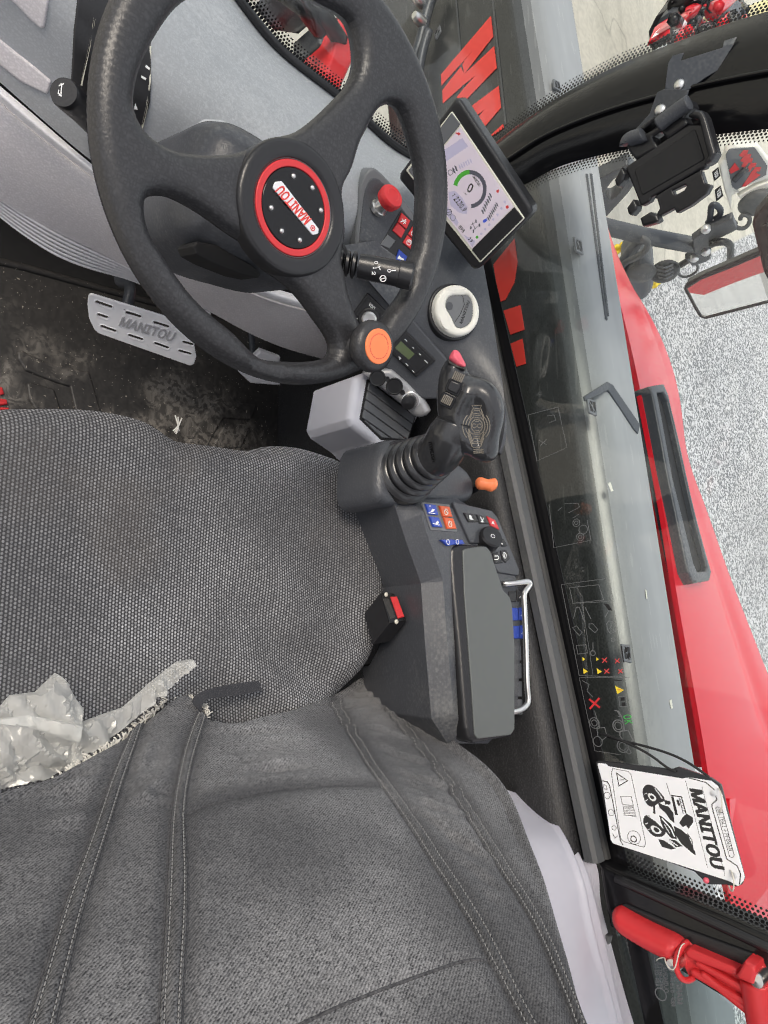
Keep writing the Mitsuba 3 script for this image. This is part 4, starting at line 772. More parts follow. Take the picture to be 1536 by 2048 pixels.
dm = pillow(BF, dpoly_, 0.0, 0.010, -0.06, 0.006, fn=denim, grid=0.0026)
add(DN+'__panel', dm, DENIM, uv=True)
def onden(uv, lift): uv = np.atleast_2d(uv); return BF.P(uv[:, 0], uv[:, 1], denim(uv[:, 0], uv[:, 1]) + lift)
# stitching: one row of small stitches beside every seam
def stitches(keys, r, ln, gap):
    ms = []
    for k in keys:
        p = seam_uv[k]; L = np.r_[0, np.cumsum(np.linalg.norm(np.diff(p, axis=0), axis=1))]
        s = np.arange(0, L[-1], ln + gap); a = np.c_[np.interp(s, L, p[:, 0]), np.interp(s, L, p[:, 1])]; b = np.c_[np.interp(s + ln, L, p[:, 0]), np.interp(s + ln, L, p[:, 1])]
        A, B = onden(a, 0.0012), onden(b, 0.0012); Mid = onden((a + b)/2, 0.0020)
        for i in range(len(s)): ms.append(tube([A[i], Mid[i], B[i]], r, 5, spline=False))
    return cat(ms)
for k, nm in zip('abcd', ('seam', 'seam', 'seam', 'seam')):
    ka, kb_ = seam_uv[k], seam_uv[k+'2']; ss = np.array([-0.34, -0.28, -0.20, -0.09, 0.0, 0.12, 0.3, 0.5, 0.7, 0.88, 1.0, 1.09, 1.20, 1.28, 1.34])
    hh = np.array([-0.0035, 0.0002, 0.0016, 0.0018, 0.0004, 0.0020, 0.0030, 0.0032, 0.0030, 0.0020, 0.0004, 0.0018, 0.0016, 0.0002, -0.0035])
    G = np.stack([onden(ka + (kb_ - ka)*s_, h_) for s_, h_ in zip(ss, hh)], 1); m1, m2 = G.shape[:2]; idx = np.arange(m1*m2).reshape(m1, m2)
    qd = np.stack([idx[:-1, :-1], idx[1:, :-1], idx[1:, 1:], idx[:-1, 1:]], -1).reshape(-1, 4); bm = mk(G.reshape(-1, 3), np.vstack([qd[:, [0, 1, 2]], qd[:, [0, 2, 3]]]))
    add(DN+'__seam_shadow_cord', cat([tube(onden(ka + (kb_ - ka)*q_, 0.0 if q_ in (0.0, 1.0) else -0.0004), 0.0011, 5, spline=False) for q_ in (-0.33, 0.0, 1.0, 1.33)]), SEAM, True, kind='stuff'); bm.metadata['uv'] = np.concatenate([(ka + (kb_ - ka)*s_)[:, None] for s_ in ss], 1).reshape(-1, 2); key = add(DN+'__'+nm, bm, DENIMD, uv=True)
    add(key+'__stitching', stitches([k, k+'2'], 0.00055, 0.0026, 0.0016), THREAD, True, kind='stuff')
add(DN+'__pocket_seam', tube(onden(seam_uv['h'], 0.0002), 0.0011, 6, spline=False), SEAM, True)
pkey = add(DN+'__faded_seam', tube(onden(seam_uv['p'], 0.0), 0.0013, 6, spline=False), SEAM, True)
hem = smoothpoly(BF.poly([(-60, 1598), (0, 1572), (95, 1547), (165, 1514), (240, 1476), (310, 1426), (352, 1402), (382, 1405), (412, 1438)]), 60, False)
fr_ = []
for p in hem:
    q = p + RNG.normal(0, 0.0016, 2); w0 = 0
    a = onden(q, -0.009 + 0.006*RNG.random())[0]; d = BF.x*RNG.normal(0, .003) + BF.y*RNG.normal(-.002, .002) + BN*0.002
    fr_.append(tube([a, a + d*0.6 + BN*0.001, a + d], 0.0008, 4, spline=False))
add(DN+'__frayed_edge', cat(fr_), FRAY, True, kind='stuff')
# elastic strap
SR = thing('elastic_strap', 'black elastic strap loop lying on the cushion by the denim', 'strap')
sp = [(398, 1420), (386, 1405), (400, 1386), (440, 1373), (480, 1366), (518, 1362)]; sq = [(410, 1432), (404, 1418), (414, 1400), (446, 1394), (486, 1389), (524, 1381)]
zz = [1.452, 1.455, 1.455, 1.452, 1.450, 1.449]
add(SR, sheet([[atz(x, y, z) for (x, y), z in zip(sp, zz)], [atz(x, y, z) for (x, y), z in zip(sq, zz)]], 4, 40, 0.0015), STRAP, True)
# torn protective film
def crumple(key, pts, z, amp, seed, grid, lab, lean=0.0):
    F = FLAT(z); P = sg.Polygon(F.poly(pts)).buffer(0)
    def fn(u, v):
        p = np.c_[u, v, np.zeros(len(u))]; q = p + 0.02*(np.stack([meshkit.noise(p*20, seed + 5), meshkit.noise(p*20, seed + 6), p[:, 2]], -1) - 0.5)
        a = np.abs(meshkit.noise((np.c_[q[:, 0]*0.8 + q[:, 1]*0.6, q[:, 1]*0.8 - q[:, 0]*0.6, q[:, 2]])*np.array([18, 75, 1]), seed) - 0.5); b = np.abs(meshkit.noise((np.c_[q[:, 0]*0.8 + q[:, 1]*0.6, q[:, 1]*0.8 - q[:, 0]*0.6, q[:, 2]])*np.array([60, 210, 1]), seed + 1) - 0.5)
        return amp*(1.6*a + 0.7*b)
    m = pillow(F, P, 0.0, 0.001, -0.0003, 0.006, fn=fn, grid=grid); n = len(m.vertices)//2; f = m.faces; f = f[(f < n).all(1)]
    return add(key, mk(m.vertices[:n], f), FILM, 40, lab, 'plastic film')
crumple('plastic_film', [(-60, 1420), (0, 1412), (20, 1390), (70, 1384), (110, 1346), (135, 1365), (158, 1415), (150, 1460), (146, 1490), (150, 1530), (100, 1552), (0, 1580), (-60, 1600)], 1.452, 0.024, 3, 0.0035, 'crumpled yellowish clear plastic film at the left edge of the cushion')
crumple('plastic_film', [(140, 1536), (148, 1450), (200, 1430), (245, 1415), (300, 1365), (352, 1324), (380, 1318), (382, 1332), (345, 1372), (310, 1400), (280, 1430), (230, 1470), (180, 1505)], 1.456, 0.016, 11, 0.003, 'torn strip of clear plastic film poking out from under the denim')
crumple('plastic_film', [(-20, 1440), (60, 1430), (160, 1450), (150, 1485), (120, 1475), (60, 1455), (0, 1450)], 1.472, 0.014, 21, 0.0035, 'loose folded flap of plastic film on top of the crumpled film')

# ---------------------------------------------------------------- seat belt buckle
q4 = lambda pts: cr(700, 880, 3.84, pts)
BK = thing('seat_belt_buckle', 'black seat belt buckle with red release button beside the cushion', 'seat belt buckle')
BKF = Fr([0.038, 0.425, 1.478], [0.35, 0.40, 0.84], (0, 0, 1))
bp = BKF.poly(q4([(232, 1178), (335, 1182), (432, 1390), (300, 1412)]))
bodyv = np.vstack([BKF.P(bp[:, 0], bp[:, 1], 0.0), BKF.P(*BKF.poly(q4([(232, 1178), (335, 1182), (432, 1390), (300, 1412)])).T, 0.0) + 0.62*(far(735, 1282, 0.955) - far(787, 1216, 0.93))])
add(BK+'__body', trimesh.convex.convex_hull(bodyv), BLK, 20)
add(BK+'__face_plate', pillow(BKF, rnd(bp, 0.002), 0.002, 0.0012, -0.001, 0.004), BLKG, 40)
BK1 = BKF.up(0.002)
add(BK+'__release_button', hullblock(BK1, BK1.poly(q4([(308, 1208), (358, 1205), (415, 1360), (365, 1372)])), -0.001, 0.0022, 0.0008), RED, 25, 'red release button')
add(BK+'__latch_slot', pillow(BK1, BK1.poly(q4([(250, 1220), (295, 1216), (350, 1365), (310, 1375)])), 0.0006, 0.0004, -0.001, 0.003), GASK, 40)
for x, y in q4([(278, 1188), (356, 1396)]): add(BK+'__rivet', icosph(BK1.P(*BK1.at(x, y)), 0.0032, 2, (1, 1, .6)), CREAM, True)
add(BK+'__stem', tube([BKF.P(*BKF.at(775, 1240), -0.05) , far(745, 1285, 1.0), far(728, 1320, 1.03)], 0.011, 10), BLK, True)

# ---------------------------------------------------------------- armrest console with joystick plinth
SC = thing('armrest_console', 'dark grey side console with coloured rocker switches and armrest', 'console')
CF0 = FLAT(1.550)
ctop = [(768, 990), (812, 1003), (836, 1080), (866, 1165), (874, 1280), (888, 1440), (920, 1490), (1000, 1490), (1050, 1440), (1056, 1300), (1054, 1190), (1046, 1150), (1024, 1085), (1000, 1040), (965, 1012), (930, 985), (860, 990)]
add(SC+'__body', pillow(CF0, sg.Polygon(CF0.poly(ctop)).buffer(-0.006).buffer(0.006), 0.0, 0.020, -0.17, 0.01, chamfer=True, skew=(0, -0.035, 0)), CONS, 30)
PLF = FLAT(1.537)
pl_ = [(770, 885), (800, 876), (860, 880), (905, 912), (940, 940), (953, 968), (950, 995), (905, 1010), (840, 1006), (800, 1010), (765, 1000), (758, 940)]
add(SC+'__joystick_plinth', pillow(PLF, sg.Polygon(smoothpoly(PLF.poly(pl_), 4)), 0.0, 0.014, -0.075, 0.008), CONS, 40)
PB = FLAT(1.4905)
# switch fields
S0 = CF0.up(0.0005)
add(SC+'__switch_frame', pillow(S0, rnd(S0.poly(q4([(548, 478), (760, 495), (820, 708), (618, 692)])), 0.001), 0.001, 0.0006, -0.001, 0.005), GREYD, 40)
S1 = S0.up(0.001)
sw = {}
for nm, pp, m in [('b1', [(570, 492), (648, 502), (668, 578), (598, 572)], BLUE), ('b2', [(600, 588), (672, 598), (702, 672), (632, 668)], BLUE), ('o1', [(676, 506), (752, 514), (776, 592), (706, 590)], ORB), ('o2', [(708, 594), (780, 604), (808, 684), (738, 684)], ORB)]:
    sw[nm] = switch(SC, S1, q4(pp), m)
S1b = S0.up(0.0045)
sc5 = lambda pts: q4(pts)
add(sw['b1']+'__symbol', flat(S1b, unary_union([sg.Polygon(S1b.poly(q4([(618, 552), (636, 528), (652, 534), (640, 552)]))), line(S1b, q4([(604, 558), (655, 566)]), .001), sg.Polygon(S1b.poly(q4([(610, 502), (620, 503), (622, 510), (612, 509)])))]), -0.0004, 0.0003), WHT, False)
add(sw['b2']+'__symbol', flat(S1b, unary_union([sg.Polygon(S1b.poly(q4([(655, 645), (672, 620), (685, 630), (676, 645)]))), line(S1b, q4([(636, 640), (690, 654)]), .001)]), -0.0004, 0.0003), WHT, False)
for k_, c in (('o1', (740, 552)), ('o2', (770, 645))):
    x, y = q4([c])[0]; add(sw[k_]+'__symbol', flat(S1b, unary_union([pmark(S1b, x, y, .0042), line(S1b, [(x - 2, y - 4), (x + 3, y + 3)], .0008)]), -0.0004, 0.0003), CREAM, False)
for pp in ([(690, 768), (780, 765), (800, 800), (745, 815)], [(785, 768), (850, 768), (870, 800), (800, 805)]):
    k_ = switch(SC, S1, q4(pp), BLUE); x, y = np.mean(q4(pp), axis=0); add(k_+'__symbol', flat(S1b, pmark(S1b, x, y - 1, .0035), -0.0004, 0.0003), WHT, False)
# keypad with rotary knob
kp = q4([(770, 475), (800, 478), (1080, 545), (1125, 600), (1290, 1000), (1285, 1045), (1130, 1020), (985, 795), (915, 795)])
KPM = add(SC+'__keypad', pillow(S0, rnd(S0.poly(kp), 0.003), 0.003, 0.002, -0.001, 0.006), CONS, 40)
S2 = S0.up(0.003)
for pp, m in [([(865, 560), (955, 572), (985, 632), (905, 632)], BLK), ([(965, 572), (1040, 590), (1065, 648), (990, 642)], BLK), ([(1045, 585), (1108, 615), (1142, 690), (1075, 660)], RED), ([(1135, 770), (1175, 760), (1205, 815), (1165, 820)], BLK), ([(1150, 850), (1195, 845), (1222, 910), (1190, 945), (1165, 920)], BLK), ([(1090, 870), (1130, 860), (1168, 945), (1105, 950)], BLK)]:
    k_ = add(KPM+'__key', hullblock(S2, S2.poly(q4(pp)), -0.001, 0.002, 0.0008), m, 25, 'red hazard key' if m == RED else None)
S3 = S2.up(0.0022)
add(KPM+'__key_symbols', flat(S3, unary_union([sg.Polygon(S3.poly(q4([(915, 575), (930, 580), (935, 600), (948, 610), (930, 615), (915, 600)]))), line(S3, q4([(1000, 590), (1015, 620), (1025, 600)]), .0014), line(S3, q4([(1005, 625), (1025, 630)]), .0014),
     line(S3, q4([(1148, 790), (1172, 800)]), .0012), line(S3, q4([(1160, 775), (1165, 800)]), .0012), pmark(S3, *q4([(1187, 885)])[0], .0045), line(S3, q4([(1187, 872), (1187, 898)]), .0012), line(S3, q4([(1110, 890), (1135, 890), (1142, 905), (1135, 918), (1108, 918)]), .0013)]), 0, 0.0003), WHT, False)
tri = S3.poly(q4([(1085, 640), (1110, 648), (1098, 622)])); add(KPM+'__hazard_symbol', flat(S3, sg.Polygon(tri).difference(sg.Polygon(tri).buffer(-0.0011)), 0, 0.0003), WHT, False)
kb = S2.P(*S2.at(*q4([(1050, 780)])[0])); kt_ = far(*q4([(1095, 735)])[0], np.linalg.norm(kb - EYE) - 0.012)
RK = SC+'__rotary_knob'; kax = unit(kt_ - kb); kh = np.linalg.norm(kt_ - kb)
add(RK, lathe(kb, kax, [(0.0175, -0.002), (0.017, 0.004), (0.0165, kh*0.85), (0.0145, kh), (0.0, kh + 0.0004)], 24), BLK, 20, 'black rotary knob')
kf = Fr(kb + kax*(kh + 0.0005), kax, (0, 0, 1)); add(RK+'__dot', flat(kf, pmark(kf, *q4([(1097, 738)])[0], .0032), 0, 0.0003), WHT, False)
# armrest
AR = SC+'__armrest'
c3 = lambda pts: cr(512, 1024, 3, pts)
AF = Fr(far(962, 1282, 0.95), [0.03, 0.40, 0.91], (1, 0, 0))
ap = AF.poly(c3([(1145, 225), (1160, 205), (1200, 195), (1370, 200), (1400, 235), (1440, 360), (1475, 465), (1515, 505), (1530, 560), (1545, 800), (1545, 1300), (1530, 1345), (1290, 1388), (1250, 1370), (1230, 1300), (1190, 800), (1160, 500), (1145, 320)]))
add(AR, pillow(AF, sg.Polygon(ap).buffer(-0.006).buffer(0.006), 0.006, 0.008, -0.030, 0.006), BLK, 40, 'black padded armrest with matt grey top')
ap2 = sg.Polygon(ap).buffer(-0.006).buffer(0.006).buffer(-0.007)
apx = sg.Polygon(AF.poly(c3([(1222, 235), (1240, 225), (1365, 205), (1395, 240), (1435, 360), (1472, 470), (1510, 510), (1526, 560), (1540, 800), (1540, 1290), (1510, 1335), (1310, 1358), (1292, 1330), (1270, 1000), (1232, 500)]))).buffer(-0.003).buffer(0.003)
add(AR+'__top_pad', pillow(AF.up(0.006), apx.intersection(sg.Polygon(ap).buffer(-0.003)), 0.0018, 0.0016, -0.001, 0.006), PADM, 40, 'matt grey top pad')
# switches beyond the armrest and the silver rail
SE = CF0.up(-0.004)
for pp, m, sy in [([(1255, 1150), (1325, 1158), (1325, 1240), (1262, 1240)], BLK, 1), ([(1195, 1165), (1245, 1160), (1252, 1245), (1205, 1245)], BLK, 0), ([(1272, 1290), (1330, 1285), (1332, 1385), (1276, 1385)], BLUE, 2), ([(1205, 1290), (1262, 1290), (1270, 1385), (1215, 1388)], BLUE, 0), ([(1278, 1425), (1335, 1420), (1338, 1525), (1282, 1525)], BLUE, 2), ([(1215, 1430), (1272, 1428), (1278, 1525), (1220, 1525)], BLUE, 0)]:
    k_ = add(SC+'__rear_switch', hullblock(SE, SE.poly(q4(pp)), -0.001, 0.006, 0.0007), m, 25)
    if sy:
        x, y = np.mean(q4(pp), axis=0); add(k_+'__symbol', flat(SE.up(0.0061), unary_union([line(SE, [(x - 5, y + 4), (x + 4, y - 3), (x + 5, y + 5)], .0014), line(SE, [(x + 2, y - 8), (x + 2, y + 2)], .001)]), 0, 0.0003), WHT, False)
for i in range(4):
    y0 = 1290 + i*36; add(SC+'__blank_cover', hullblock(SE, SE.poly([(1022, y0), (1050, y0), (1051, y0 + 31), (1024, y0 + 31)]), -0.001, 0.004, 0.001), GREYD, 25)
RL = FLAT(1.572)
add(SC+'__rail', tube([RL.P(*RL.at(x, y), w) for x, y, w in [(1030, 1166, -.02), (1048, 1164, -.004), (1058, 1164, 0), (1060, 1168, 0), (1050, 1184, 0), (1048, 1196, 0), (1052, 1290, 0), (1055, 1380, 0), (1056, 1405, 0), (1046, 1420, -.004), (1030, 1428, -.02)]], 0.0042, 10, 4), SILV, True, 'bare silver rail along the outer console edge')
# ---------------------------------------------------------------- joystick
JS = thing('joystick', 'black contoured joystick with red thumb switch and ribbed rubber boot', 'joystick')
j6 = lambda pts: cr(700, 700, 4.267, pts)
jb = atz(811, 944, 1.539); jt = atz(874, 909, 1.605); jx = unit(jt - jb); jh = np.linalg.norm(jt - jb)
add(JS+'__boot_base', lathe(jb, jx, [(0.042, -0.006), (0.042, 0.004), (0.037, 0.008)], 48), BLK, 30)
nr = 5
for i in range(nr):
    h_ = 0.004 + i*(jh - 0.012)/(nr - 1); r_ = 0.0400 - 0.0105*i/(nr - 1); d_ = (jh - 0.012)/(nr - 1)
    add(JS+'__boot_ring', lathe(jb, jx, [(r_*0.84, h_ - d_*0.45), (r_*0.97, h_ - d_*0.25), (r_, h_), (r_*0.985, h_ + d_*0.16), (r_*0.90, h_ + d_*0.36), (r_*0.83, h_ + d_*0.5)], 48), JSK, True)
GN = unit([-0.38, 0.80, 0.46]); DJ = float(np.linalg.norm(jt - EYE)); GF = Fr(far(905, 830, DJ - 0.034), GN, (0, 0, 1))
gp_ = j6([(870, 45), (800, 110), (762, 190), (737, 330), (731, 450), (742, 560), (748, 640), (720, 720), (690, 770), (760, 960), (840, 1000), (930, 930), (985, 905), (1080, 950), (1180, 965), (1240, 930), (1265, 850), (1270, 770), (1305, 620), (1310, 480), (1270, 360), (1180, 270), (1080, 230), (1010, 205), (990, 150), (930, 60)])
gpo = sg.Polygon(smoothpoly(GF.poly(gp_), 3)).buffer(0)
ridge = (GF.at(*j6([(1060, 250)])[0]), GF.at(*j6([(910, 560)])[0]), GF.at(*j6([(1010, 830)])[0]))
pad = sg.Polygon(smoothpoly(GF.poly(j6([(1060, 365), (980, 400), (935, 500), (925, 600), (955, 700), (1010, 800), (1090, 890), (1135, 905), (1175, 820), (1210, 700), (1225, 580), (1200, 470), (1140, 390)])), 4))
def gripfn(u, v):
    P = np.c_[u, v]; d = shapely.distance(shapely.Polygon(pad.exterior), shapely.points(P)); ins = shapely.contains_xy(pad, u, v); db = shapely.distance(pad.exterior, shapely.points(P))
    dd, t = segd(P, ridge[0], ridge[1]); dd2, t2 = segd(P, ridge[1], ridge[2])
    return np.where(ins, -0.0065*np.minimum(1, db/0.012)**1.2, 0) + 0.005*np.exp(-(np.minimum(dd, dd2)/0.007)**2)
add(JS+'__grip', pillow(GF, gpo, 0.010, 0.018, -0.012, 0.005, fn=gripfn, grid=0.003, mirror=False), JSK, True)
nk = far(*j6([(800, 850)])[0], .885); 
add(JS+'__neck', tube([jt - jx*0.016, jt - jx*0.006, jt + jx*0.006, far(888, 893, DJ - 0.014), far(900, 872, DJ - 0.022), far(912, 842, DJ - 0.026)], [0.0262, 0.0265, 0.0262, 0.0262, 0.0265, 0.022], 24), JSK, True)
NF = Fr(far(880, 900, .895), unit(EYE - far(880, 900, .9)), (0, 0, 1))
GA = GF.up(0.0105)
def onpad(pts, w): return None
for pp in ([(850, 262), (870, 250), (950, 285), (945, 330), (915, 385), (830, 345), (825, 320)], [(795, 375), (820, 365), (895, 405), (890, 430), (855, 495), (775, 455), (770, 430)]):
    q = GA.up(0.0006); k_ = add(JS+'__roller_frame', pillow(q, rnd(q.poly(j6([tuple(np.mean(pp, axis=0) + 1.22*(np.array(p_) - np.mean(pp, axis=0))) for p_ in pp])), 0.001), 0.0012, 0.001, -0.004, 0.003), BLKG, 40)
    q2 = q.up(0.0012); cs = q2.poly(j6(pp)); cpol = sg.Polygon(cs).buffer(-0.0006)
    add(k_+'__roller', pillow(q2, cpol, 0.003, 0.002, -0.001, 0.003), BLK, 40)
    mn = cpol.minimum_rotated_rectangle; co = np.array(mn.exterior.coords); e0, e1 = co[1] - co[0], co[2] - co[1]
    ax1, ax2 = (e0, e1) if np.linalg.norm(e0) > np.linalg.norm(e1) else (e1, e0)
    rb = []
    for t in np.linspace(0.12, 0.88, 6):
        o_ = co[0] if ax1 is e0 else co[1]; a = o_ + ax1*t + ax2*0.12; b = o_ + ax1*t + ax2*0.88
        rb.append(tube([q2.P(a[0], a[1], 0.003), q2.P(b[0], b[1], 0.003)], 0.0008, 5, spline=False))
    add(k_+'__ribs', cat(rb), RIBT, True, kind='stuff')
th0 = j6([(845, 70), (880, 5), (900, 0), (925, 15), (960, 75), (985, 135), (970, 148), (900, 125), (850, 85)])
TFm = GF.up(0.004); add(JS+'__thumb_switch', pillow(TFm, sg.Polygon(smoothpoly(TFm.poly(th0), 4)), 0.010, 0.008, -0.006, 0.003), PINK, True, 'pinkish red thumb switch')
add(JS+'__switch_collar', pillow(TFm.up(-0.002), sg.Polygon(TFm.poly(j6([(835, 90), (850, 80), (990, 150), (985, 175), (900, 150), (840, 115)]))), 0.008, 0.004, -0.006, 0.003), GASK, 40)
# raised tread lines of the palm pad
pg = []
pc0 = GF.at(*j6([(1085, 645)])[0])
gx = GF.at(*j6([(1185, 645)])[0]) - pc0; gy = GF.at(*j6([(1085, 745)])[0]) - pc0
def pp3(x, y):
    uv = pc0 + gx*x + gy*y; return GF.P(uv[0], uv[1], float(gripfn(np.array([uv[0]]), np.array([uv[1]]))[0]) + 0.0102)
for s in (-1, 1):
    for r, w_ in ((0.48, 1.15), (0.70, 1.1), (0.92, 1.0), (1.14, 0.8)): pg.append(tube([pp3(s*r*math.cos(t), r*1.12*math.sin(t)) for t in np.linspace(-w_, w_, 9)], 0.00055, 5, 3))
    pg.append(tube([pp3(s*0.22 + 0.17*math.cos(t), 0.17*math.sin(t)) for t in np.linspace(0, 6.0, 9)], 0.0005, 5, 3))
    for y in (1.25, 1.5, 1.75): pg.append(tube([pp3(s*(0.34 + 0.13*q), y - 0.35*q) for q in np.linspace(0, 3 if s < 0 else 2.2, 6)], 0.00055, 5, 3))
    for y in (-1.2, -1.45): pg.append(tube([pp3(s*(0.34 + 0.12*q), y + 0.30*q) for q in np.linspace(0, 2.2, 5)], 0.00055, 5, 3))
for y0, y1, w0, w1 in ((-1.75, -1.42, .42, .25), (-1.30, -1.02, .22, .32), (-0.92, -0.66, .34, .26), (-0.56, -0.36, .22, .14), (0.36, 0.58, .14, .24), (0.68, 0.94, .30, .26), (1.04, 1.34, .24, .36), (1.46, 1.80, .40, .26)):
    pg.append(tube([pp3(x, y) for x, y in ((-w0, y0), (0, y0 + .03), (w0, y0), (w1, y1), (0, y1 - .03), (-w1, y1))], 0.00055, 5, closed=True, spline=False))
for y in (1.95, 2.1, 2.25): pg.append(tube([pp3(x, y) for x in np.linspace(-0.25, 0.6, 6)], 0.0005, 5, 3))
add(JS+'__palm_tread', cat(pg), RIBT, True, kind='stuff')
LF_o = nk + unit(EYE - nk)*0.03; LF = Fr(far(872, 918, .86), unit(EYE - nk), (0, 0, 1))
nn_ = jb + jx*(jh*0.98); LF = Fr(nn_ + unit(np.cross(jx, np.cross(EYE - nn_, jx)))*0.0262, unit(np.cross(jx, np.cross(EYE - nn_, jx))), (0, 0, 1))
add(JS+'__neck_lettering', text(LF, 'MANITOU', *j6([(700, 780), (730, 950), (675, 785)]), 0.0008, 0.0003), BLKG, 30)
# orange lever
OL = thing('orange_lever', 'small orange moulded lever tip beside the joystick console', 'lever')
OF = Fr(far(972, 968, 1.01), unit(EYE - far(972, 968, 1.01)), (0, 0, 1))
op_ = OF.poly(q4([(965, 310), (1000, 285), (1060, 300), (1115, 295), (1135, 330), (1125, 370), (1080, 398), (1040, 385), (985, 380), (962, 350)]))
add(OL+'__grip', pillow(OF, sg.Polygon(smoothpoly(op_, 4)), 0.010, 0.009, -0.014, 0.003), ORA, True)
add(OL+'__stem', tube([OF.P(*OF.at(960, 972), -0.008), OF.P(*OF.at(938, 985), -0.03)], 0.005, 8), BLK, True)
# ---------------------------------------------------------------- hanging manual plate
k5 = lambda pts: cr(1180, 1500, 4.315, pts)
MPF = Fr(aty(1330, 1650, YW + 0.035), [0.10, 0.97, 0.22], (0, 0, 1))
MPL = thing('load_chart_book', 'white load chart book with printed telehandler hanging by the right window', 'chart book')
bk = MPF.poly(k5([(45, 105), (70, 90), (700, 165), (760, 145), (1045, 240), (1130, 300), (1335, 1110), (1315, 1160), (1260, 1180), (1180, 1165), (1010, 1160), (900, 1050), (300, 830), (200, 805), (180, 780)]))
add(MPL+'__cover', pillow(MPF, rnd(bk, 0.002), 0.0, 0.0015, -0.010, 0.01), BLK, 40)
M1 = MPF.up(0.0002)
pg_ = M1.poly(k5([(62, 110), (140, 118), (160, 140), (800, 245), (850, 235), (1050, 265), (1105, 310), (1140, 380), (1335, 1095), (1325, 1130), (1280, 1175), (1200, 1130), (290, 835), (200, 805), (178, 770), (170, 700), (105, 265)]))
PGK = add(MPL+'__page', pillow(M1, rnd(pg_, 0.002), 0.002, 0.0008, -0.001, 0.01), REFL, 40)
M2 = M1.up(0.002)
pr_ = lambda *g: flat(M2, unary_union([x.buffer(0) for x in g]), 0.0001, 0.0003)
pl5 = lambda pts: sg.Polygon(M2.poly(k5(pts)))
ln = lambda pts, w, c=False: line(M2, k5(pts), w, c)
add(PGK+'__title', cat([text(M2, 'MANITOU', *k5([(860, 335 + d_), (1050, 1010 + d_), (965, 350 + d_)]), 0.0002, 0.0001 + 0.00005*i_) for i_, d_ in enumerate((-6, 0, 6))]), BLKM, False)
add(PGK+'__serial_line', text(M2, 'MLT841 + PF84SN', *k5([(1100, 515), (1200, 870), (1135, 515)]), 0.0003, 0.0001, False), BLKM, False)
add(PGK+'__ruled_lines', pr_(ln([(825, 265), (1015, 1015)], .0004), ln([(965, 310), (1165, 1085)], .0004), ln([(660, 285), (690, 385)], .0006), ln([(1085, 500), (1100, 490), (1140, 510), (1245, 910), (1230, 930), (1205, 920), (1085, 500)], .0006),
    ln([(850, 240), (1000, 280), (1070, 340), (1095, 430), (1050, 470), (1060, 520), (1180, 940), (1270, 1000), (1300, 1070), (1290, 1160)], .0011), ln([(195, 160), (330, 185), (355, 215), (480, 800), (470, 838), (430, 830), (290, 790), (265, 760), (185, 200), (195, 160)], .0006),
    ln([(105, 265), (150, 275), (170, 310), (262, 780), (285, 820)], .0011), ln([(230, 200), (325, 265), (250, 310), (230, 200)], .0011), ln([(258, 260), (292, 256)], .0009), ln([(265, 400), (355, 400), (375, 480), (280, 470), (265, 400)], .0006),
    *[ln([(285 + 1.0*i, 492 + i*14), (378 + 2.2*i, 496 + i*14)], .0005) for i in range(6)], ln([(285, 490), (375, 490), (398, 575), (300, 560), (285, 490)], .0005), circ(M2, *k5([(380, 755)])[0], .008).difference(circ(M2, *k5([(380, 755)])[0], .0074)), circ(M2, *k5([(376, 768)])[0], .004).difference(circ(M2, *k5([(376, 768)])[0], .0028)),
    circ(M2, *k5([(148, 392)])[0], .0042).difference(circ(M2, *k5([(148, 392)])[0], .0036)), circ(M2, *k5([(183, 540)])[0], .0040).difference(circ(M2, *k5([(183, 540)])[0], .0034)), ln([(115, 300), (140, 305), (148, 340), (122, 335), (115, 300)], .0006), circ(M2, *k5([(208, 672)])[0], .003).difference(circ(M2, *k5([(208, 672)])[0], .0024)), ln([(195, 720), (215, 760), (240, 740)], .0007)), BLKM, False)
tyre = lambda cx, cy, rx, ry, a: shapely.affinity.rotate(shapely.affinity.scale(sg.Point(*M2.at(*k5([(cx, cy)])[0])).buffer(0.01, 14), rx, ry), a)
import shapely.affinity
def ell(pts): return sg.Polygon(smoothpoly(M2.poly(k5(pts)), 4))
w1 = ell([(455, 345), (480, 305), (520, 300), (590, 345), (640, 410), (640, 440), (590, 460), (540, 490), (490, 465), (462, 400)])
w2 = ell([(460, 600), (490, 560), (540, 590), (600, 650), (650, 700), (640, 735), (590, 750), (540, 735), (490, 680), (465, 640)])
w1h = ell([(500, 380), (530, 375), (570, 410), (565, 435), (535, 440), (508, 410)]); w2h = ell([(525, 660), (560, 655), (615, 700), (610, 720), (570, 722), (535, 695)])
w1i = ell([(515, 395), (535, 392), (555, 412), (545, 425), (525, 418)]); w2i = ell([(548, 672), (570, 668), (600, 700), (580, 710), (560, 700)])
gaps = [ln([(560, 330), (625, 420)], .0012), ln([(585, 340), (640, 400)], .001), ln([(490, 560), (560, 610)], .001), ln([(520, 570), (640, 680)], .0012), ln([(470, 380), (492, 372)], .0009), ln([(480, 440), (500, 425)], .0009), ln([(475, 640), (500, 630)], .0009), ln([(500, 690), (520, 680)], .0009)]
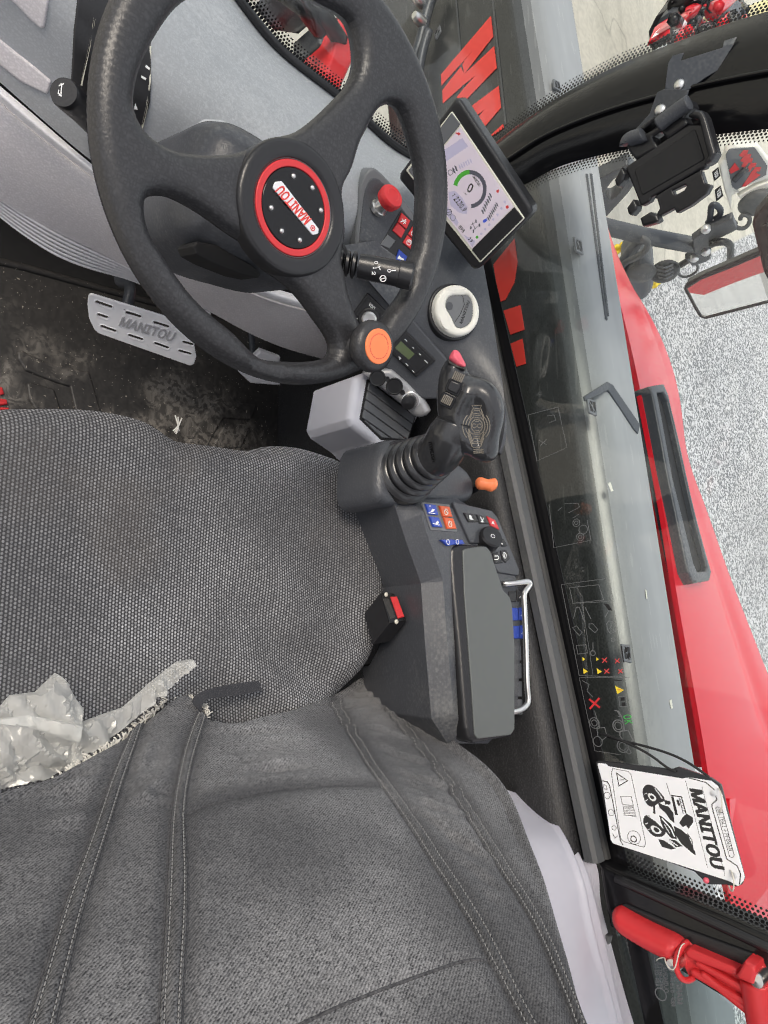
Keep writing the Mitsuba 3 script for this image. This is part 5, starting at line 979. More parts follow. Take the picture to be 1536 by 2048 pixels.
body5 = [pl5([(545, 465), (560, 470), (565, 555), (545, 545)]), pl5([(585, 445), (620, 470), (680, 490), (720, 545), (730, 630), (690, 600), (650, 540), (600, 500)]), pl5([(640, 430), (685, 440), (680, 470), (650, 470)]), pl5([(770, 630), (800, 580), (835, 550), (885, 580), (893, 620), (850, 680), (830, 650), (800, 665)]),
    pl5([(722, 655), (790, 690), (850, 740), (885, 830), (900, 870), (850, 860), (790, 810), (740, 735)]), pl5([(590, 770), (640, 780), (740, 850), (700, 858), (620, 835)]), pl5([(600, 560), (640, 590), (700, 640), (740, 720), (750, 770), (700, 760), (640, 690), (610, 620)]).difference(ln([(620, 590), (700, 680), (730, 750)], .0016)).difference(ln([(640, 640), (690, 720)], .001)),
    pl5([(850, 860), (905, 870), (915, 910), (870, 880)]), pl5([(700, 400), (720, 400), (760, 560), (735, 560)]), pl5([(745, 430), (765, 430), (780, 480), (760, 480)]), pl5([(680, 770), (740, 780), (800, 830), (740, 840)]).difference(ln([(690, 780), (760, 830)], .0012))]
cabl = [ln([(695, 390), (790, 405), (835, 570)], .0012), ln([(770, 410), (805, 550)], .0008), *[ln([(768 + i*7, 425 + i*24), (800 + i*7, 432 + i*24)], .0007) for i in range(5)], ln([(720, 490), (750, 530)], .0009), ln([(840, 720), (880, 780), (890, 860)], .0009), circ(M2, *k5([(680, 455)])[0], .0022)]
art = unary_union([w1.difference(unary_union([w1h] + gaps)), w1i, w2.difference(unary_union([w2h] + gaps)), w2i] + body5 + cabl)
add(PGK+'__machine_print', flat(M2, art, 0.0001, 0.0003), BLKM, False, 'black printed telehandler drawing')
for x, y in k5([(1065, 372), (1240, 1082)]): add(MPL+'__grommet', lathe(M2.P(*M2.at(x, y)), M2.n, [(0.0035, 0), (0.0038, 0.001), (0.0018, 0.0012)], 20), SILV, 30)
def ringwire(c, e1, e2, r, w=0.0008): return tube([c + r*(math.cos(t)*e1 + math.sin(t)*e2) for t in np.linspace(0, 2*np.pi, 14)[:-1]], w, 6, 3, closed=True)
for (x, y), rr_ in zip(k5([(1110, 430), (1215, 1125)]), (0.013, 0.011)): add(MPL+'__ring', ringwire(M2.P(*M2.at(x, y)), M2.x, unit(M2.n + 0.4*M2.y), rr_), CREAM, True)
cords = [[(1200, 1468), (1240, 1480), (1300, 1510), (1330, 1532), (1352, 1543)], [(1215, 1474), (1280, 1490), (1350, 1512), (1390, 1534), (1418, 1554)]]
for cd in cords: add(MPL+'__cord', tube([aty(x, y, YW + 0.03 if i else YW + 0.02) for i, (x, y) in enumerate(cd)], 0.0016, 8), BLKM, True)
add(MPL+'__pop_rivet', icosph(MPF.P(*MPF.at(*k5([(1002, 1125)])[0])), 0.0035, 2), PINK, True)

# ---------------------------------------------------------------- red emergency hammer in its holder
k6 = lambda pts: cr(1180, 1780, 4.315, pts)
HM = thing('emergency_hammer', 'red emergency hammer in its red holder on the rear pillar', 'hammer')
HMF = RPF.up(0.016)
hp_ = k6([(215, 200), (225, 150), (270, 132), (330, 160), (620, 310), (830, 440), (800, 560), (740, 600), (330, 390), (260, 330), (225, 270)])
add(HM+'__handle', pillow(HMF, sg.Polygon(smoothpoly(HMF.poly(hp_), 4)), 0.024, 0.020, -0.003, 0.004), RED, True)
add(HM+'__handle_flange', pillow(HMF, sg.Polygon(smoothpoly(HMF.poly(k6([(212, 230), (260, 300), (340, 370), (760, 590), (750, 615), (330, 410), (255, 345), (215, 270)])), 4)), 0.006, 0.003, -0.004, 0.004), RED, True)
HB = thing('hammer_holder', 'red ribbed wall holder that clips the emergency hammer', 'holder')
add(HB+'__back_plate', pillow(HMF.up(-0.004), rnd(HMF.poly(k6([(800, 500), (850, 430), (900, 480), (1310, 640), (1400, 545), (1490, 600), (1495, 640), (1560, 760), (1700, 900), (1700, 1500), (1450, 1180), (1330, 1010), (920, 730), (900, 760), (850, 740), (815, 660)])), 0.002), 0.006, 0.003, -0.01, 0.006), RED, 40)
add(HB+'__side_fin', pillow(HMF, rnd(HMF.poly(k6([(860, 500), (900, 465), (1310, 640), (1300, 700), (1200, 670), (880, 550)])), 0.001), 0.016, 0.003, -0.004, 0.005), RED, 40)
add(HB+'__clip_loop', tube([HMF.P(*HMF.at(*p), w) for p, w in zip(k6([(855, 435), (812, 520), (815, 620), (845, 720), (905, 745)]), (0.004, 0.022, 0.024, 0.018, 0.004))], 0.0035, 8), RED, True)
add(HB+'__hammer_block', pillow(HMF, rnd(HMF.poly(k6([(1330, 670), (1395, 548), (1485, 595), (1495, 640), (1470, 755), (1340, 700)])), 0.002), 0.026, 0.004, -0.003, 0.005), RED, 40)
for i_, (a, b) in enumerate([((960, 620), (1345, 840)), ((920, 700), (1370, 965)), ((1000, 720), (1360, 1010))]):
    pa, pb_ = HMF.at(*k6([a])[0]), HMF.at(*k6([b])[0]); add(HB+'__rib', pillow(HMF, sg.LineString([pa, pb_]).buffer(0.0045), 0.010, 0.004, -0.003, 0.004), RED, True)
add(HB+'__post', tube([HMF.P(*HMF.at(*p), 0.004) for p in k6([(1450, 760), (1480, 950), (1520, 1200)])], 0.018, 14), RED, True)
for (x, y), r in zip(k6([(770, 600), (1490, 730)]), (0.0085, 0.0085)):
    p = HMF.P(*HMF.at(x, y), 0.016); add(HM+'__steel_tip', lathe(p - HMF.n*0.02, unit(HMF.n + 0.25*HMF.x*0), [(r, 0), (r, 0.022), (r*0.8, 0.026), (0, 0.027)], 24), SILV, 30)
add(HB+'__seal_wire', tube([HMF.P(*HMF.at(*p), w) for p, w in zip(k6([(610, 580), (660, 545), (700, 540), (730, 570), (790, 620), (830, 520), (850, 440)]), (.012, .018, .02, .026, .028, .026, .01))], 0.0007, 6), CREAM, True)
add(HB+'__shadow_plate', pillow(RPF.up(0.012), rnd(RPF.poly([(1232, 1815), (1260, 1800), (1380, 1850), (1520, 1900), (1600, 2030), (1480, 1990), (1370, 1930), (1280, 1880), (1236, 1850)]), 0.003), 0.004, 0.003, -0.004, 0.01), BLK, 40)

# ---------------------------------------------------------------- phone cradle on a bent bracket
f6 = lambda pts: cr(1196, 200, 5.12, pts)
PH = thing('phone_holder', 'black phone cradle on a bent bracket clipped to the front pillar', 'phone holder')
PHF = Fr([0.63, 0.195, 1.80], [-0.30, 0.93, -0.10], (0, 0, 1))
add(PH+'__cradle', pillow(PHF, rnd(PHF.poly(f6([(290, 690), (940, 250), (1100, 250), (1170, 560), (1110, 700), (1040, 720), (560, 1000), (540, 1040), (450, 1090)])), 0.003), 0.004, 0.003, -0.008, 0.005), BLK, 40)
add(PH+'__pad', pillow(PHF.up(0.004), rnd(PHF.poly(f6([(390, 720), (1010, 300), (1110, 610), (470, 980)])), 0.003), 0.002, 0.0015, -0.001, 0.005), BLKM, 40)
add(PH+'__side_jaw', pillow(PHF, rnd(PHF.poly(f6([(940, 190), (1040, 120), (1110, 125), (1150, 190), (1255, 560), (1210, 640), (1110, 700), (1170, 590), (1080, 230), (1040, 200)])), 0.002), 0.016, 0.005, -0.004, 0.005), BLK, 40)
for pp in ([(205, 830), (280, 690), (320, 760), (300, 830), (245, 895), (220, 880)], [(332, 1110), (400, 1015), (440, 1090), (430, 1130), (375, 1190), (345, 1170)], [(465, 1215), (570, 1150), (640, 1180), (660, 1240), (620, 1265), (490, 1300)]):
    add(PH+'__foot', pillow(PHF, rnd(PHF.poly(f6(pp)), 0.0015), 0.012, 0.004, -0.004, 0.004), BLK, 40)
add(PH+'__lower_jaw', pillow(PHF, rnd(PHF.poly(f6([(560, 1010), (750, 890), (1060, 720), (1100, 850), (1165, 870), (1120, 960), (960, 1080), (810, 1160), (790, 1110), (640, 1190), (600, 1180), (640, 1110), (610, 1010)])), 0.0015).difference(sg.Polygon(PHF.poly(f6([(770, 930), (900, 870), (915, 885), (890, 925), (810, 970), (785, 965)])))), 0.003, 0.002, -0.008, 0.005), BLK, 40)
add(PH+'__upper_arm', pillow(PHF.up(-0.003), rnd(PHF.poly(f6([(400, 620), (330, 530), (300, 470), (320, 400), (420, 300), (560, 190), (800, 30), (830, 0), (960, 0), (990, 70), (900, 180), (940, 250), (730, 400), (620, 500)])), 0.002).difference(unary_union([sg.Polygon(PHF.poly(f6([(580, 380), (655, 325), (715, 400), (625, 480)]))), sg.Polygon(PHF.poly(f6([(430, 350), (580, 220), (720, 150), (640, 250), (600, 290), (510, 340)])))])), 0.008, 0.004, -0.012, 0.005), BLK, 40)
add(PH+'__jaw_arc', tube([PHF.P(*PHF.at(*p), .012) for p in f6([(660, 270), (760, 190), (870, 110), (975, 40)])], 0.010, 10), CONS, True)
add(PH+'__jaw_arc', tube([PHF.P(*PHF.at(*p), .010) for p in f6([(330, 470), (350, 420), (430, 390), (500, 360)])], 0.010, 10), CONS, True)
PBF = PHF.up(-0.018)
for pp, w in (([(1262, 270), (1300, 228), (1315, 185), (1330, 178), (1378, 180), (1372, 200), (1345, 235), (1320, 262), (1290, 290)], 0.0), ):
    add(PH+'__bracket_arm', pillow(PBF, PBF.poly(pp), 0.002, 0.0008, -0.001, 0.006), STEEL, 40, 'bent grey bracket arm')
PB2 = Fr(aty(1390, 130, YW + 0.035), [-0.35, 0.90, 0.25], (0, 0, 1))
add(PH+'__bracket_plate', pillow(PB2, PB2.poly([(1330, 178), (1336, 128), (1345, 112), (1368, 106), (1362, 122), (1445, 96), (1448, 82), (1474, 74), (1466, 92), (1435, 142), (1410, 157), (1378, 180), (1345, 185)]), 0.002, 0.0008, -0.001, 0.006), STEEL, 40, 'bent grey bracket plate')
for x, y, F_ in ((1322, 220, PBF), (1358, 170, PB2)): add(PH+'__bolt', icosph(F_.P(*F_.at(x, y), .002), 0.008, 2, (1, 0.6, 1)), SILV, True)

# ---------------------------------------------------------------- lifting boom
YB = 0.02
n1, n2 = aty(1156, 560, YB), aty(1296, 1440, YB); bd = unit(n2 - n1); bd[1] = 0; bd = unit(bd)
BTF = Fr(n1, unit(np.cross(np.array([0, 1.0, 0]), bd)) * (1 if np.cross(np.array([0, 1.0, 0]), bd)[2] > 0 else -1), (1, 0, 0))
def btop(px, py): return hit(px, py, BTF.n, BTF.n @ n1)
q1_, q2_ = btop(1236, 560), btop(1410, 1640)
wbt = 0.5*((YB - q1_[1]) + (YB - q2_[1])); BW = float(np.clip(wbt, 0.15, 0.45))
BM = thing('boom', 'dusty dark grey telescopic boom with red lettering beside the cab', 'boom')
yf1, yf2 = q1_[1], q2_[1]
front, rear = n1 - bd*1.9, n1 + bd*2.2
def farY(x): t = (x - q1_[0])/(q2_[0] - q1_[0]); return yf1 + (yf2 - yf1)*t
def sect(c, hgt):
    fy = farY(c[0]) - YB; up_ = BTF.n; Y = np.array([0, 1.0, 0]); out = []
    for a, b in [(-0.010, -hgt), (0.0, -hgt + 0.01), (0.0, -0.060), (-0.002, -0.046), (-0.009, -0.030), (-0.020, -0.015), (-0.034, -0.005), (-0.052, 0.0), (fy*0.5, 0.001), (fy + 0.008, 0.0), (fy, -0.008), (fy, -hgt)]: out.append(c + Y*a + up_*b)
    return out
secs = [sect(front + (rear - front)*t, 0.40) for t in np.linspace(0, 1, 30)]
V = np.array(secs); m_, n_ = V.shape[:2]; idx = np.arange(m_*n_).reshape(m_, n_); F_ = []
for j in range(n_):
    k = (j+1) % n_; F_ += [np.c_[idx[:-1, j], idx[1:, j], idx[1:, k]], np.c_[idx[:-1, j], idx[1:, k], idx[:-1, k]]]
cap = trimesh.creation.triangulate_polygon(sg.Polygon([(p @ np.array([0, 1, 0]), p @ BTF.n) for p in V[0]]), engine='earcut')[1]
capf = [cap, cap[:, ::-1] + (m_-1)*n_]
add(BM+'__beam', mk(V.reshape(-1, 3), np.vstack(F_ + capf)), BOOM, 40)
BSF = Fr([0.6, YB, 1.45], [0, 1, 0], (0, 0, 1))
e7 = lambda pts: cr(760, 0, 3.84, pts)
LET = [[(472, 575), (855, 125), (873, 285), (722, 383), (640, 478), (475, 660)], [(722, 383), (873, 285), (652, 570), (636, 500), (655, 465)], [(482, 697), (625, 515), (652, 572), (880, 358), (900, 525), (735, 585), (640, 660), (487, 798)], [(735, 585), (900, 525), (655, 780), (592, 752), (640, 690)],
       [(690, 830), (915, 662), (933, 830), (806, 845), (735, 898)], [(806, 845), (933, 830), (800, 985), (750, 910)], [(845, 1050), (948, 955), (955, 985), (880, 1040)]]
for pp in LET: add(BM+'__letter_stroke', flat(BSF, BSF.poly(e7(pp)), 0.001, 0.0012), REDL, False)
for pp in ([(988, 530), (1030, 478), (1036, 525), (1030, 565), (1012, 600), (1000, 605)], [(1008, 622), (1042, 611), (1050, 660), (1022, 670)], [(1022, 688), (1046, 678), (1053, 728), (1034, 734)]):
    add(BM+'__letter_stroke', flat(BSF, BSF.poly(pp), 0.001, 0.0012), REDL, False)
# seams along the side, front-edge plates, emblems, recessed panel, groove
for a, b in [((912, -10), (930, 205)), ((985, -10), (1012, 250))]: add(BM+'__side_seam', flat(BSF, line(BSF, [a, b], 0.004), 0.001, 0.001), SILL, False)
BT = Fr(n1 + BTF.n*0.001, BTF.n, (1, 0, 0))
def emblem(F, pts, key):
    P = F.poly(pts); pol = sg.Polygon(P); k_ = add(key, pillow(F, pol, 0.0018, 0.0008, -0.002, 0.006), GREYD, 40)
    c = P.mean(0); q = sg.Polygon(c + (P - c)*0.72); add(k_+'__mark', flat(F, q.difference(sg.LineString([P[0]*.8 + c*.2, P[2]*.8 + c*.2]).buffer(0.002)).difference(sg.LineString([(P[0] + P[1])/2, (P[2] + P[3])/2]).buffer(0.0015)), 0.0018, 0.0005), BLKM, False); return k_
for pp in ([(1173, 797), (1190, 802), (1193, 832), (1178, 826)], [(1147, 474), (1162, 482), (1166, 510), (1151, 502)], [(1242, 1288), (1259, 1290), (1262, 1326), (1246, 1322)], [(1106, 158), (1118, 165), (1121, 184), (1108, 176)]): emblem(BT, pp, BM+'__emblem')
emblem(BSF.up(0.002), [(880, 50), (882, 62), (872, 80), (869, 68)], BM+'__emblem')
chan = [(1168, 795), (1215, 765), (1222, 772), (1275, 852), (1272, 866), (1262, 855), (1214, 782), (1172, 806)]
add(BM+'__panel_edge', pillow(BT, rnd(BT.poly([(1168, 793), (1214, 764), (1224, 770), (1279, 850), (1275, 868), (1266, 858), (1215, 781), (1170, 802)]), 0.001), 0.002, 0.0015, -0.002, 0.008), STEEL, 40)
for pp in ([(1172, 350), (1211, 640)], [(1181, 350), (1214, 632)]): add(BM+'__groove', tube([btop(*p) for p in pp], 0.004, 8), STEEL, True)
add(BM+'__chip_mark', flat(BT, unary_union([sg.Polygon(BT.poly(pp)) for pp in ([(1215, 968), (1220, 964), (1226, 982), (1222, 984)], [(1338, 1402), (1342, 1398), (1345, 1416), (1342, 1418)], [(1290, 1180), (1292, 1180), (1294, 1198), (1292, 1198)])]), 0.0005, 0.0004), CREAM, False, kind='stuff')
# cables and plates at the boom's lower front
for i_, (pp, r) in enumerate([([(820, 130), (838, 90), (850, 40), (870, -20)], 0.012), ([(842, 200), (838, 150), (846, 100), (858, 60)], 0.010)]): add(BM+'__hose', tube([aty(x, y, YB + 0.03) for x, y in pp], r, 10), STEEL, True)
for x, y in [(846, 8), (846, 46)]: add(BM+'__bolt', lathe(aty(x, y, YB + 0.035), [0, 1, 0], [(0.012, 0), (0.012, 0.02), (0.008, 0.03), (0, 0.031)], 12), SILV, 30)
# lower chassis beam beside the boom, seen through the windscreen
CH = thing('chassis', 'dark machine chassis with red beam under the boom ahead of the windscreen', 'chassis')
rb_ = [atz(655, 60, 1.0), atz(690, 70, 1.0), atz(668, 195, 1.0), atz(646, 180, 1.0)]
RBF = FLAT(1.06); add(CH+'__red_beam', pillow(RBF, RBF.poly([(690, 20), (735, 60), (672, 200), (640, 178)]), 0.0, 0.01, -0.3, 0.03), RED, 40, 'bright red chassis beam')
pcs = [[(560, -40), (640, -40), (650, 20), (600, 10)], [(640, 40), (668, 40), (655, 100), (640, 90)]]
for pp in pcs: q = FLAT(1.0); add(CH+'__bracket', pillow(q, sg.Polygon(q.poly(pp)), 0.0, 0.01, -0.1, 0.03), STEEL, 40)
for a, b in [((600, -10), (680, 80)), ((560, -20), (640, 60))]: add(CH+'__hose', tube([atz(*a, 1.06), atz((a[0]+b[0])/2 + 6, (a[1]+b[1])/2 - 6, 1.09), atz(*b, 1.05)], 0.02, 8), BLK, True)

# ---------------------------------------------------------------- red engine hood
HD = thing('engine_hood', 'red engine hood with long black slot and grey frame beyond the boom', 'engine hood')
xs = range(11)
inn = [(1150, 350), (1195, 500), (1228, 600), (1262, 740), (1290, 880), (1318, 1030), (1345, 1200), (1372, 1350), (1398, 1500), (1420, 1640), (1460, 1850)]
out_ = [(1200, 440), (1232, 540), (1272, 605), (1318, 690), (1350, 800), (1364, 905), (1400, 1010), (1446, 1140), (1496, 1270), (1545, 1390), (1640, 1560)]
YI, YO = -0.30, -0.95
I3 = [aty(x, y, YI) for x, y in inn]; O3 = [aty(x, y, YO) for x, y in out_]
mid = []
for a, b in zip(I3, O3): mid.append(0.55*a + 0.45*b + np.array([0, 0, 0.02])*1.0)
m2_ = [0.2*a + 0.8*b + np.array([0, 0, 0.012]) for a, b in zip(I3, O3)]
I4 = [p - np.array([0, -0.02, 0.25]) for p in I3]
O4 = [p + np.array([0, -0.012, -0.10]) for p in O3]; O5 = [p + np.array([0, 0.0, -0.5]) for p in O3]
hd = sheet([I3, mid, m2_, O3, O4, O5], 60, 90, 0.01, 3, 3, disp=lambda u, v, S: 0.010*np.exp(-((u - 0.50)/0.07)**2))
add(HD+'__shell', hd, REDP, True)
def hplane(pts): P = [aty(x, y, yy) for x, y, yy in pts]; return plane3(*P)
# slot frame lies on the shell: find points of the shell by projecting
hd.metadata['S'] = hd.metadata['S'][2:36]; S_ = hd.metadata['S'].reshape(-1, 3)
def shellpt(px, py):
    r = ray(px, py); d = S_ - EYE; t = d @ r; e = np.linalg.norm(d - t[:, None]*r, axis=1); o = np.argsort(e)[:4]; w = 1/(e[o] + 1e-4); return EYE + r*((t[o]*w).sum()/w.sum())
s_a, s_b, s_c = shellpt(1285, 800), shellpt(1375, 1160), shellpt(1340, 960)
VFm = plane3(s_a, s_b, s_c, (1, 0, 0))
sfr = rnd(VFm.poly([(1264, 784), (1296, 778), (1306, 800), (1312, 830), (1396, 1150), (1390, 1166), (1356, 1172), (1344, 1150), (1300, 960), (1270, 800)]), 0.006)
slo = rnd(VFm.poly([(1279, 797), (1295, 795), (1304, 812), (1387, 1138), (1383, 1147), (1362, 1149), (1354, 1132), (1308, 960)]), 0.006)
add(HD+'__slot_frame', drape(pillow(VFm, sfr.difference(slo), 0.020, 0.005, -0.02, 0.02, grid=0.02), VFm, hd, 0.012), STEEL, 40, 'grey frame of the long hood slot')
add(HD+'__slot', drape(pillow(VFm, slo.buffer(0.004), 0.001, 0.0008, -0.002, 0.02, grid=0.02), VFm, hd, 0.018), BLKM, 40, 'black slot opening')
for pp in ([(1238, 640), (1248, 650), (1244, 655)], [(1262, 672), (1280, 690), (1266, 688)], [(1292, 662), (1298, 660), (1298, 674), (1290, 670)], [(1262, 705), (1280, 702), (1276, 718), (1266, 714)]):
    add(HD+'__worn_spot', drape(pillow(VFm, VFm.poly(pp), 0.001, 0.0008, -0.001, 0.01), VFm, hd, 0.003), WHT, 40, 'white worn paint spot')
fd = [[aty(1404, 1590, -.35), aty(1470, 1560, -.6), aty(1545, 1500, -.85), aty(1640, 1440, -1.1)], [aty(1412, 1700, -.36), aty(1490, 1690, -.62), aty(1580, 1660, -.9), aty(1680, 1640, -1.15)], [aty(1430, 1840, -.38), aty(1510, 1840, -.64), aty(1620, 1850, -.95), aty(1720, 1860, -1.2)], [aty(1450, 2080, -.38), aty(1540, 2080, -.64), aty(1640, 2080, -.95), aty(1740, 2080, -1.2)]]
add(HD+'__rear_fender', sheet([[q + np.array([0, 0, 0.05]) for q in r] for r in fd], 30, 30, 0.01), REDP, True, 'red rear fender behind the hood crease')
# ---------------------------------------------------------------- pictogram films on the side window
STF = SIDE.up(0.0006)
r8 = lambda pts: cr(1100, 1150, 5.12, pts); r7 = lambda pts: cr(1100, 860, 5.12, pts)
LW = 0.0009
def L8(pts, w=LW, c=False): return line(STF, r8(pts), w, c)
def ring8(x, y, r, w=0.0009): c = STF.at(*r8([(x, y)])[0]); return sg.Point(*c).buffer(r).difference(sg.Point(*c).buffer(r - w))
def film(lab, lines, extra=()):
    k_ = thing('safety_sticker', lab, 'sticker', 'safety stickers on the side window')
    add(k_+'__line_art', flat(STF, unary_union([x.buffer(0) for x in lines]), 0, 0.0003), GREYL, False)
    for nm, g, m in extra: add(k_+'__'+nm, flat(STF, g, 0.0004, 0.0003), m, False)
def P8(pts): return sg.Polygon(STF.poly(r8(pts)))
def cross(x, y, s, w): return unary_union([L8([(x - s, y - s*0.8), (x + s, y + s*0.8)], w), L8([(x - s*0.9, y + s), (x + s*0.9, y - s)], w)])
film('clear film with ladder drawings, yellow triangles and small red crosses', [L8([(115, 98), (590, 35)], .0006), L8([(115, 98), (300, 1030)], .0006), L8([(300, 1030), (790, 1045)], .0006), L8([(590, 35), (660, 270)], .0004), L8([(230, 290), (640, 270)], .0006), L8([(200, 130), (500, 100), (550, 255), (235, 290), (200, 130)], .0006), L8([(330, 290), (440, 1020)], .0004),
    L8([(240, 450), (270, 330), (300, 330)], .0008), L8([(300, 330), (350, 470)], .0007), L8([(360, 330), (420, 450)], .0008), L8([(400, 500), (440, 500), (490, 560), (460, 590), (400, 540), (400, 500)], .0007), L8([(230, 540), (300, 620), (330, 590), (270, 520), (230, 540)], .0007), L8([(270, 720), (370, 715), (385, 800), (285, 810), (270, 720)], .0007), ring8(440, 800, .004), L8([(440, 690), (440, 790)], .0007),
    L8([(600, 470), (640, 475), (675, 520), (670, 580), (620, 600), (590, 560), (580, 500), (600, 470)], .0008), L8([(640, 475), (620, 540), (670, 580)], .0006), L8([(620, 540), (590, 560)], .0006), ring8(645, 665, .003, .0006), L8([(570, 300), (600, 370), (565, 430)], .0008), L8([(720, 735), (815, 715), (830, 860), (745, 900), (720, 735)], .0007)],
    [('crate_print', unary_union([P8([(550, 290), (600, 300), (640, 365), (600, 360)]), P8([(725, 730), (740, 728), (760, 890), (750, 895)]), P8([(770, 745), (800, 740), (790, 790), (770, 790)]), P8([(795, 800), (820, 800), (815, 860), (790, 850)])]), BLKM),
     ('warning_triangle', unary_union([P8([(335, 840), (362, 862), (338, 880)]), P8([(475, 842), (502, 862), (478, 880)]), P8([(340, 955), (390, 988), (348, 1012)]), P8([(480, 955), (532, 990), (490, 1015)])]), YEL), ('red_cross', unary_union([cross(560, 872, 26, .0013), cross(582, 985, 26, .0013), cross(690, 880, 24, .0012), cross(722, 985, 22, .0012)]), LCDR)])
film('clear film with big red cross, green OK and machine drawing', [L8([(300, 1050), (330, 1048), (820, 1050)], .0006), L8([(300, 1050), (460, 1800), (720, 1840)], .0006), ring8(455, 1515, .0075), ring8(455, 1515, .0045), ring8(490, 1705, .007), L8([(480, 1570), (560, 1560), (585, 1650), (540, 1690), (490, 1650), (480, 1570)], .0009), L8([(330, 1080), (400, 1120), (380, 1190), (440, 1250)], .0007), L8([(455, 1390), (510, 1560)], .0007),
    ring8(700, 1545, .0085, .0013), ring8(700, 1545, .0055, .001), ring8(745, 1755, .0085, .0013), ring8(745, 1755, .0055, .001), L8([(720, 1600), (800, 1590), (850, 1690), (810, 1730), (750, 1700), (715, 1640), (720, 1600)], .0014), L8([(660, 1385), (700, 1395), (735, 1450), (765, 1590)], .0013), L8([(690, 1395), (720, 1450), (700, 1450)], .001), L8([(800, 1760), (830, 1820), (810, 1835), (760, 1800)], .001), L8([(705, 1245), (780, 1245), (790, 1345), (715, 1345), (705, 1245)], .0007)],
    [('black_print', unary_union([P8([(725, 1255), (765, 1250), (768, 1285), (730, 1290)]), P8([(735, 1305), (772, 1302), (776, 1340), (740, 1343)]), L8([(655, 1075), (738, 1082)], .0012)]), BLKM), ('red_cross', cross(458, 1315, 55, .0028), RED), ('warning_triangle', P8([(668, 1135), (757, 1178), (692, 1220)]), YEL), ('exclamation_mark', unary_union([L8([(700, 1175), (738, 1178)], .0016), L8([(688, 1173), (693, 1174)], .0016)]), LCDR)])
lk = [k for k in labels if k.startswith('safety_sticker')][-1]
add(lk+'__lettering', text(STF, 'OK', *r8([(750, 1435), (770, 1530), (828, 1425)]), 0.0003, 0.0004, False), GRN, False)
def L7(pts, w=.0006): return line(STF, r7(pts), w)
def ring7(x, y, r, w=.0007): c = STF.at(*r7([(x, y)])[0]); return sg.Point(*c).buffer(r).difference(sg.Point(*c).buffer(r - w))
film('upper clear film with faint circles and arrows drawing', [L7([(-10, 760), (40, 1205), (420, 1130), (380, 920)], .0006), ring7(270, 950, .006), ring7(270, 950, .003), ring7(310, 1095, .006), ring7(310, 1095, .003), ring7(340, 1020, .007), L7([(235, 900), (300, 860)]), L7([(150, 755), (290, 755), (300, 790), (190, 850)]), L7([(80, 830), (120, 790)])])
P_ = [(1056, 830), (1116, 814), (1134, 895), (1074, 922)]
film('small clear square film with arrow marks near the dash', [line(STF, P_ + [P_[0]], .0006), line(STF, [(1094, 832), (1108, 830), (1112, 840), (1098, 846)], .0008), line(STF, [(1078, 880), (1094, 890)], .0008), line(STF, [(1094, 878), (1080, 892)], .0008)])

# ---------------------------------------------------------------- outside, front right: mirror arms, lamp, mirrors
z1 = lambda pts: cr(1180, 280, 4.315, pts)
XM = 1.75
g1 = lambda p, x=XM: atx(*z1([p])[0], x)
MA = thing('tube_bracket', 'thick grey tubular bracket with bolted plate beyond the hood', 'bracket')
add(MA+'__tube', tube([g1((100, 740)), g1((480, 830)), g1((960, 920))], 0.036, 20, spline=False), STEEL, True)
add(MA+'__brace', tube([g1((240, 1120)), g1((350, 960)), g1((430, 860))], 0.026, 14, spline=False), STEEL, True)
add(MA+'__cable', tube([g1((260, 1130), XM-.06), g1((340, 1040), XM-.07), g1((450, 980), XM-.08), g1((500, 890), XM-.08), g1((440, 850), XM-.07)], 0.014, 10), SILL, True)
XF = Fr([XM - 0.02, 0, 1.2], [-1, 0, 0], (0, 0, 1))
add(MA+'__plate', pillow(XF, XF.poly(z1([(880, 830), (1000, 740), (1230, 640), (1270, 740), (1050, 850), (1040, 990), (1000, 1020), (880, 1060), (820, 1000), (900, 960)])), 0.02, 0.006, -0.01, 0.02), STEEL, 40)
for p in [(1000, 770), (1000, 965), (900, 1020)]: q = g1(p, XM - 0.045); add(MA+'__bolt', lathe(q + np.array([.01, 0, 0]), [-1, 0, 0], [(0.02, 0), (0.02, 0.018), (0.012, 0.026), (0, 0.027)], 12), SILV, 30)
add(MA+'__elbow', tube([g1((1050, 900), XM-.05), g1((1120, 880), XM-.06), g1((1190, 890), XM-.06), g1((1215, 960), XM-.06), g1((1220, 1050), XM-.06)], 0.016, 12), BLK, True)
add(MA+'__clamp', tube([g1((1010, 720)), g1((1040, 640)), g1((1060, 560)), g1((1110, 580)), g1((1080, 680))], 0.013, 10), STEEL, True)
add(MA+'__cable_loop', tube([g1((760, 1140), XM-.02), g1((830, 1180), XM-.02), g1((900, 1150), XM-.02), g1((895, 1060), XM-.03)], 0.006, 8), BLK, True)
WL = thing('work_lamp', 'round dark work lamp on the mirror arm beside the hood tip', 'work lamp')
add(WL+'__housing', icosph(g1((645, 1135), XM - .05), 0.07, 3, (0.7, 0.85, 1.0)), BLK, True)
for i_ in range(4): add(WL+'__fin', tube([g1((575 + i_*6, 1090 + i_*32), XM-.13), g1((645, 1105 + i_*32), XM-.155), g1((715, 1075 + i_*30), XM-.11)], 0.004, 8), STEEL, True)
add(WL+'__bracket', tube([g1((740, 1100)), g1((790, 1075)), g1((860, 1030))], 0.015, 10), BLK, True)
HLp = thing('headlamp', 'big glassy dark headlamp unit at the front corner of the hood', 'headlamp')
hl = XF.poly(z1([(280, 1190), (330, 1080), (430, 1010), (520, 1050), (555, 1120), (550, 1220), (500, 1300), (420, 1340), (360, 1345), (300, 1260)]))
add(HLp+'__housing', pillow(XF, sg.Polygon(smoothpoly(hl, 4)), 0.05, 0.05, -0.15, 0.02), STEEL, True)
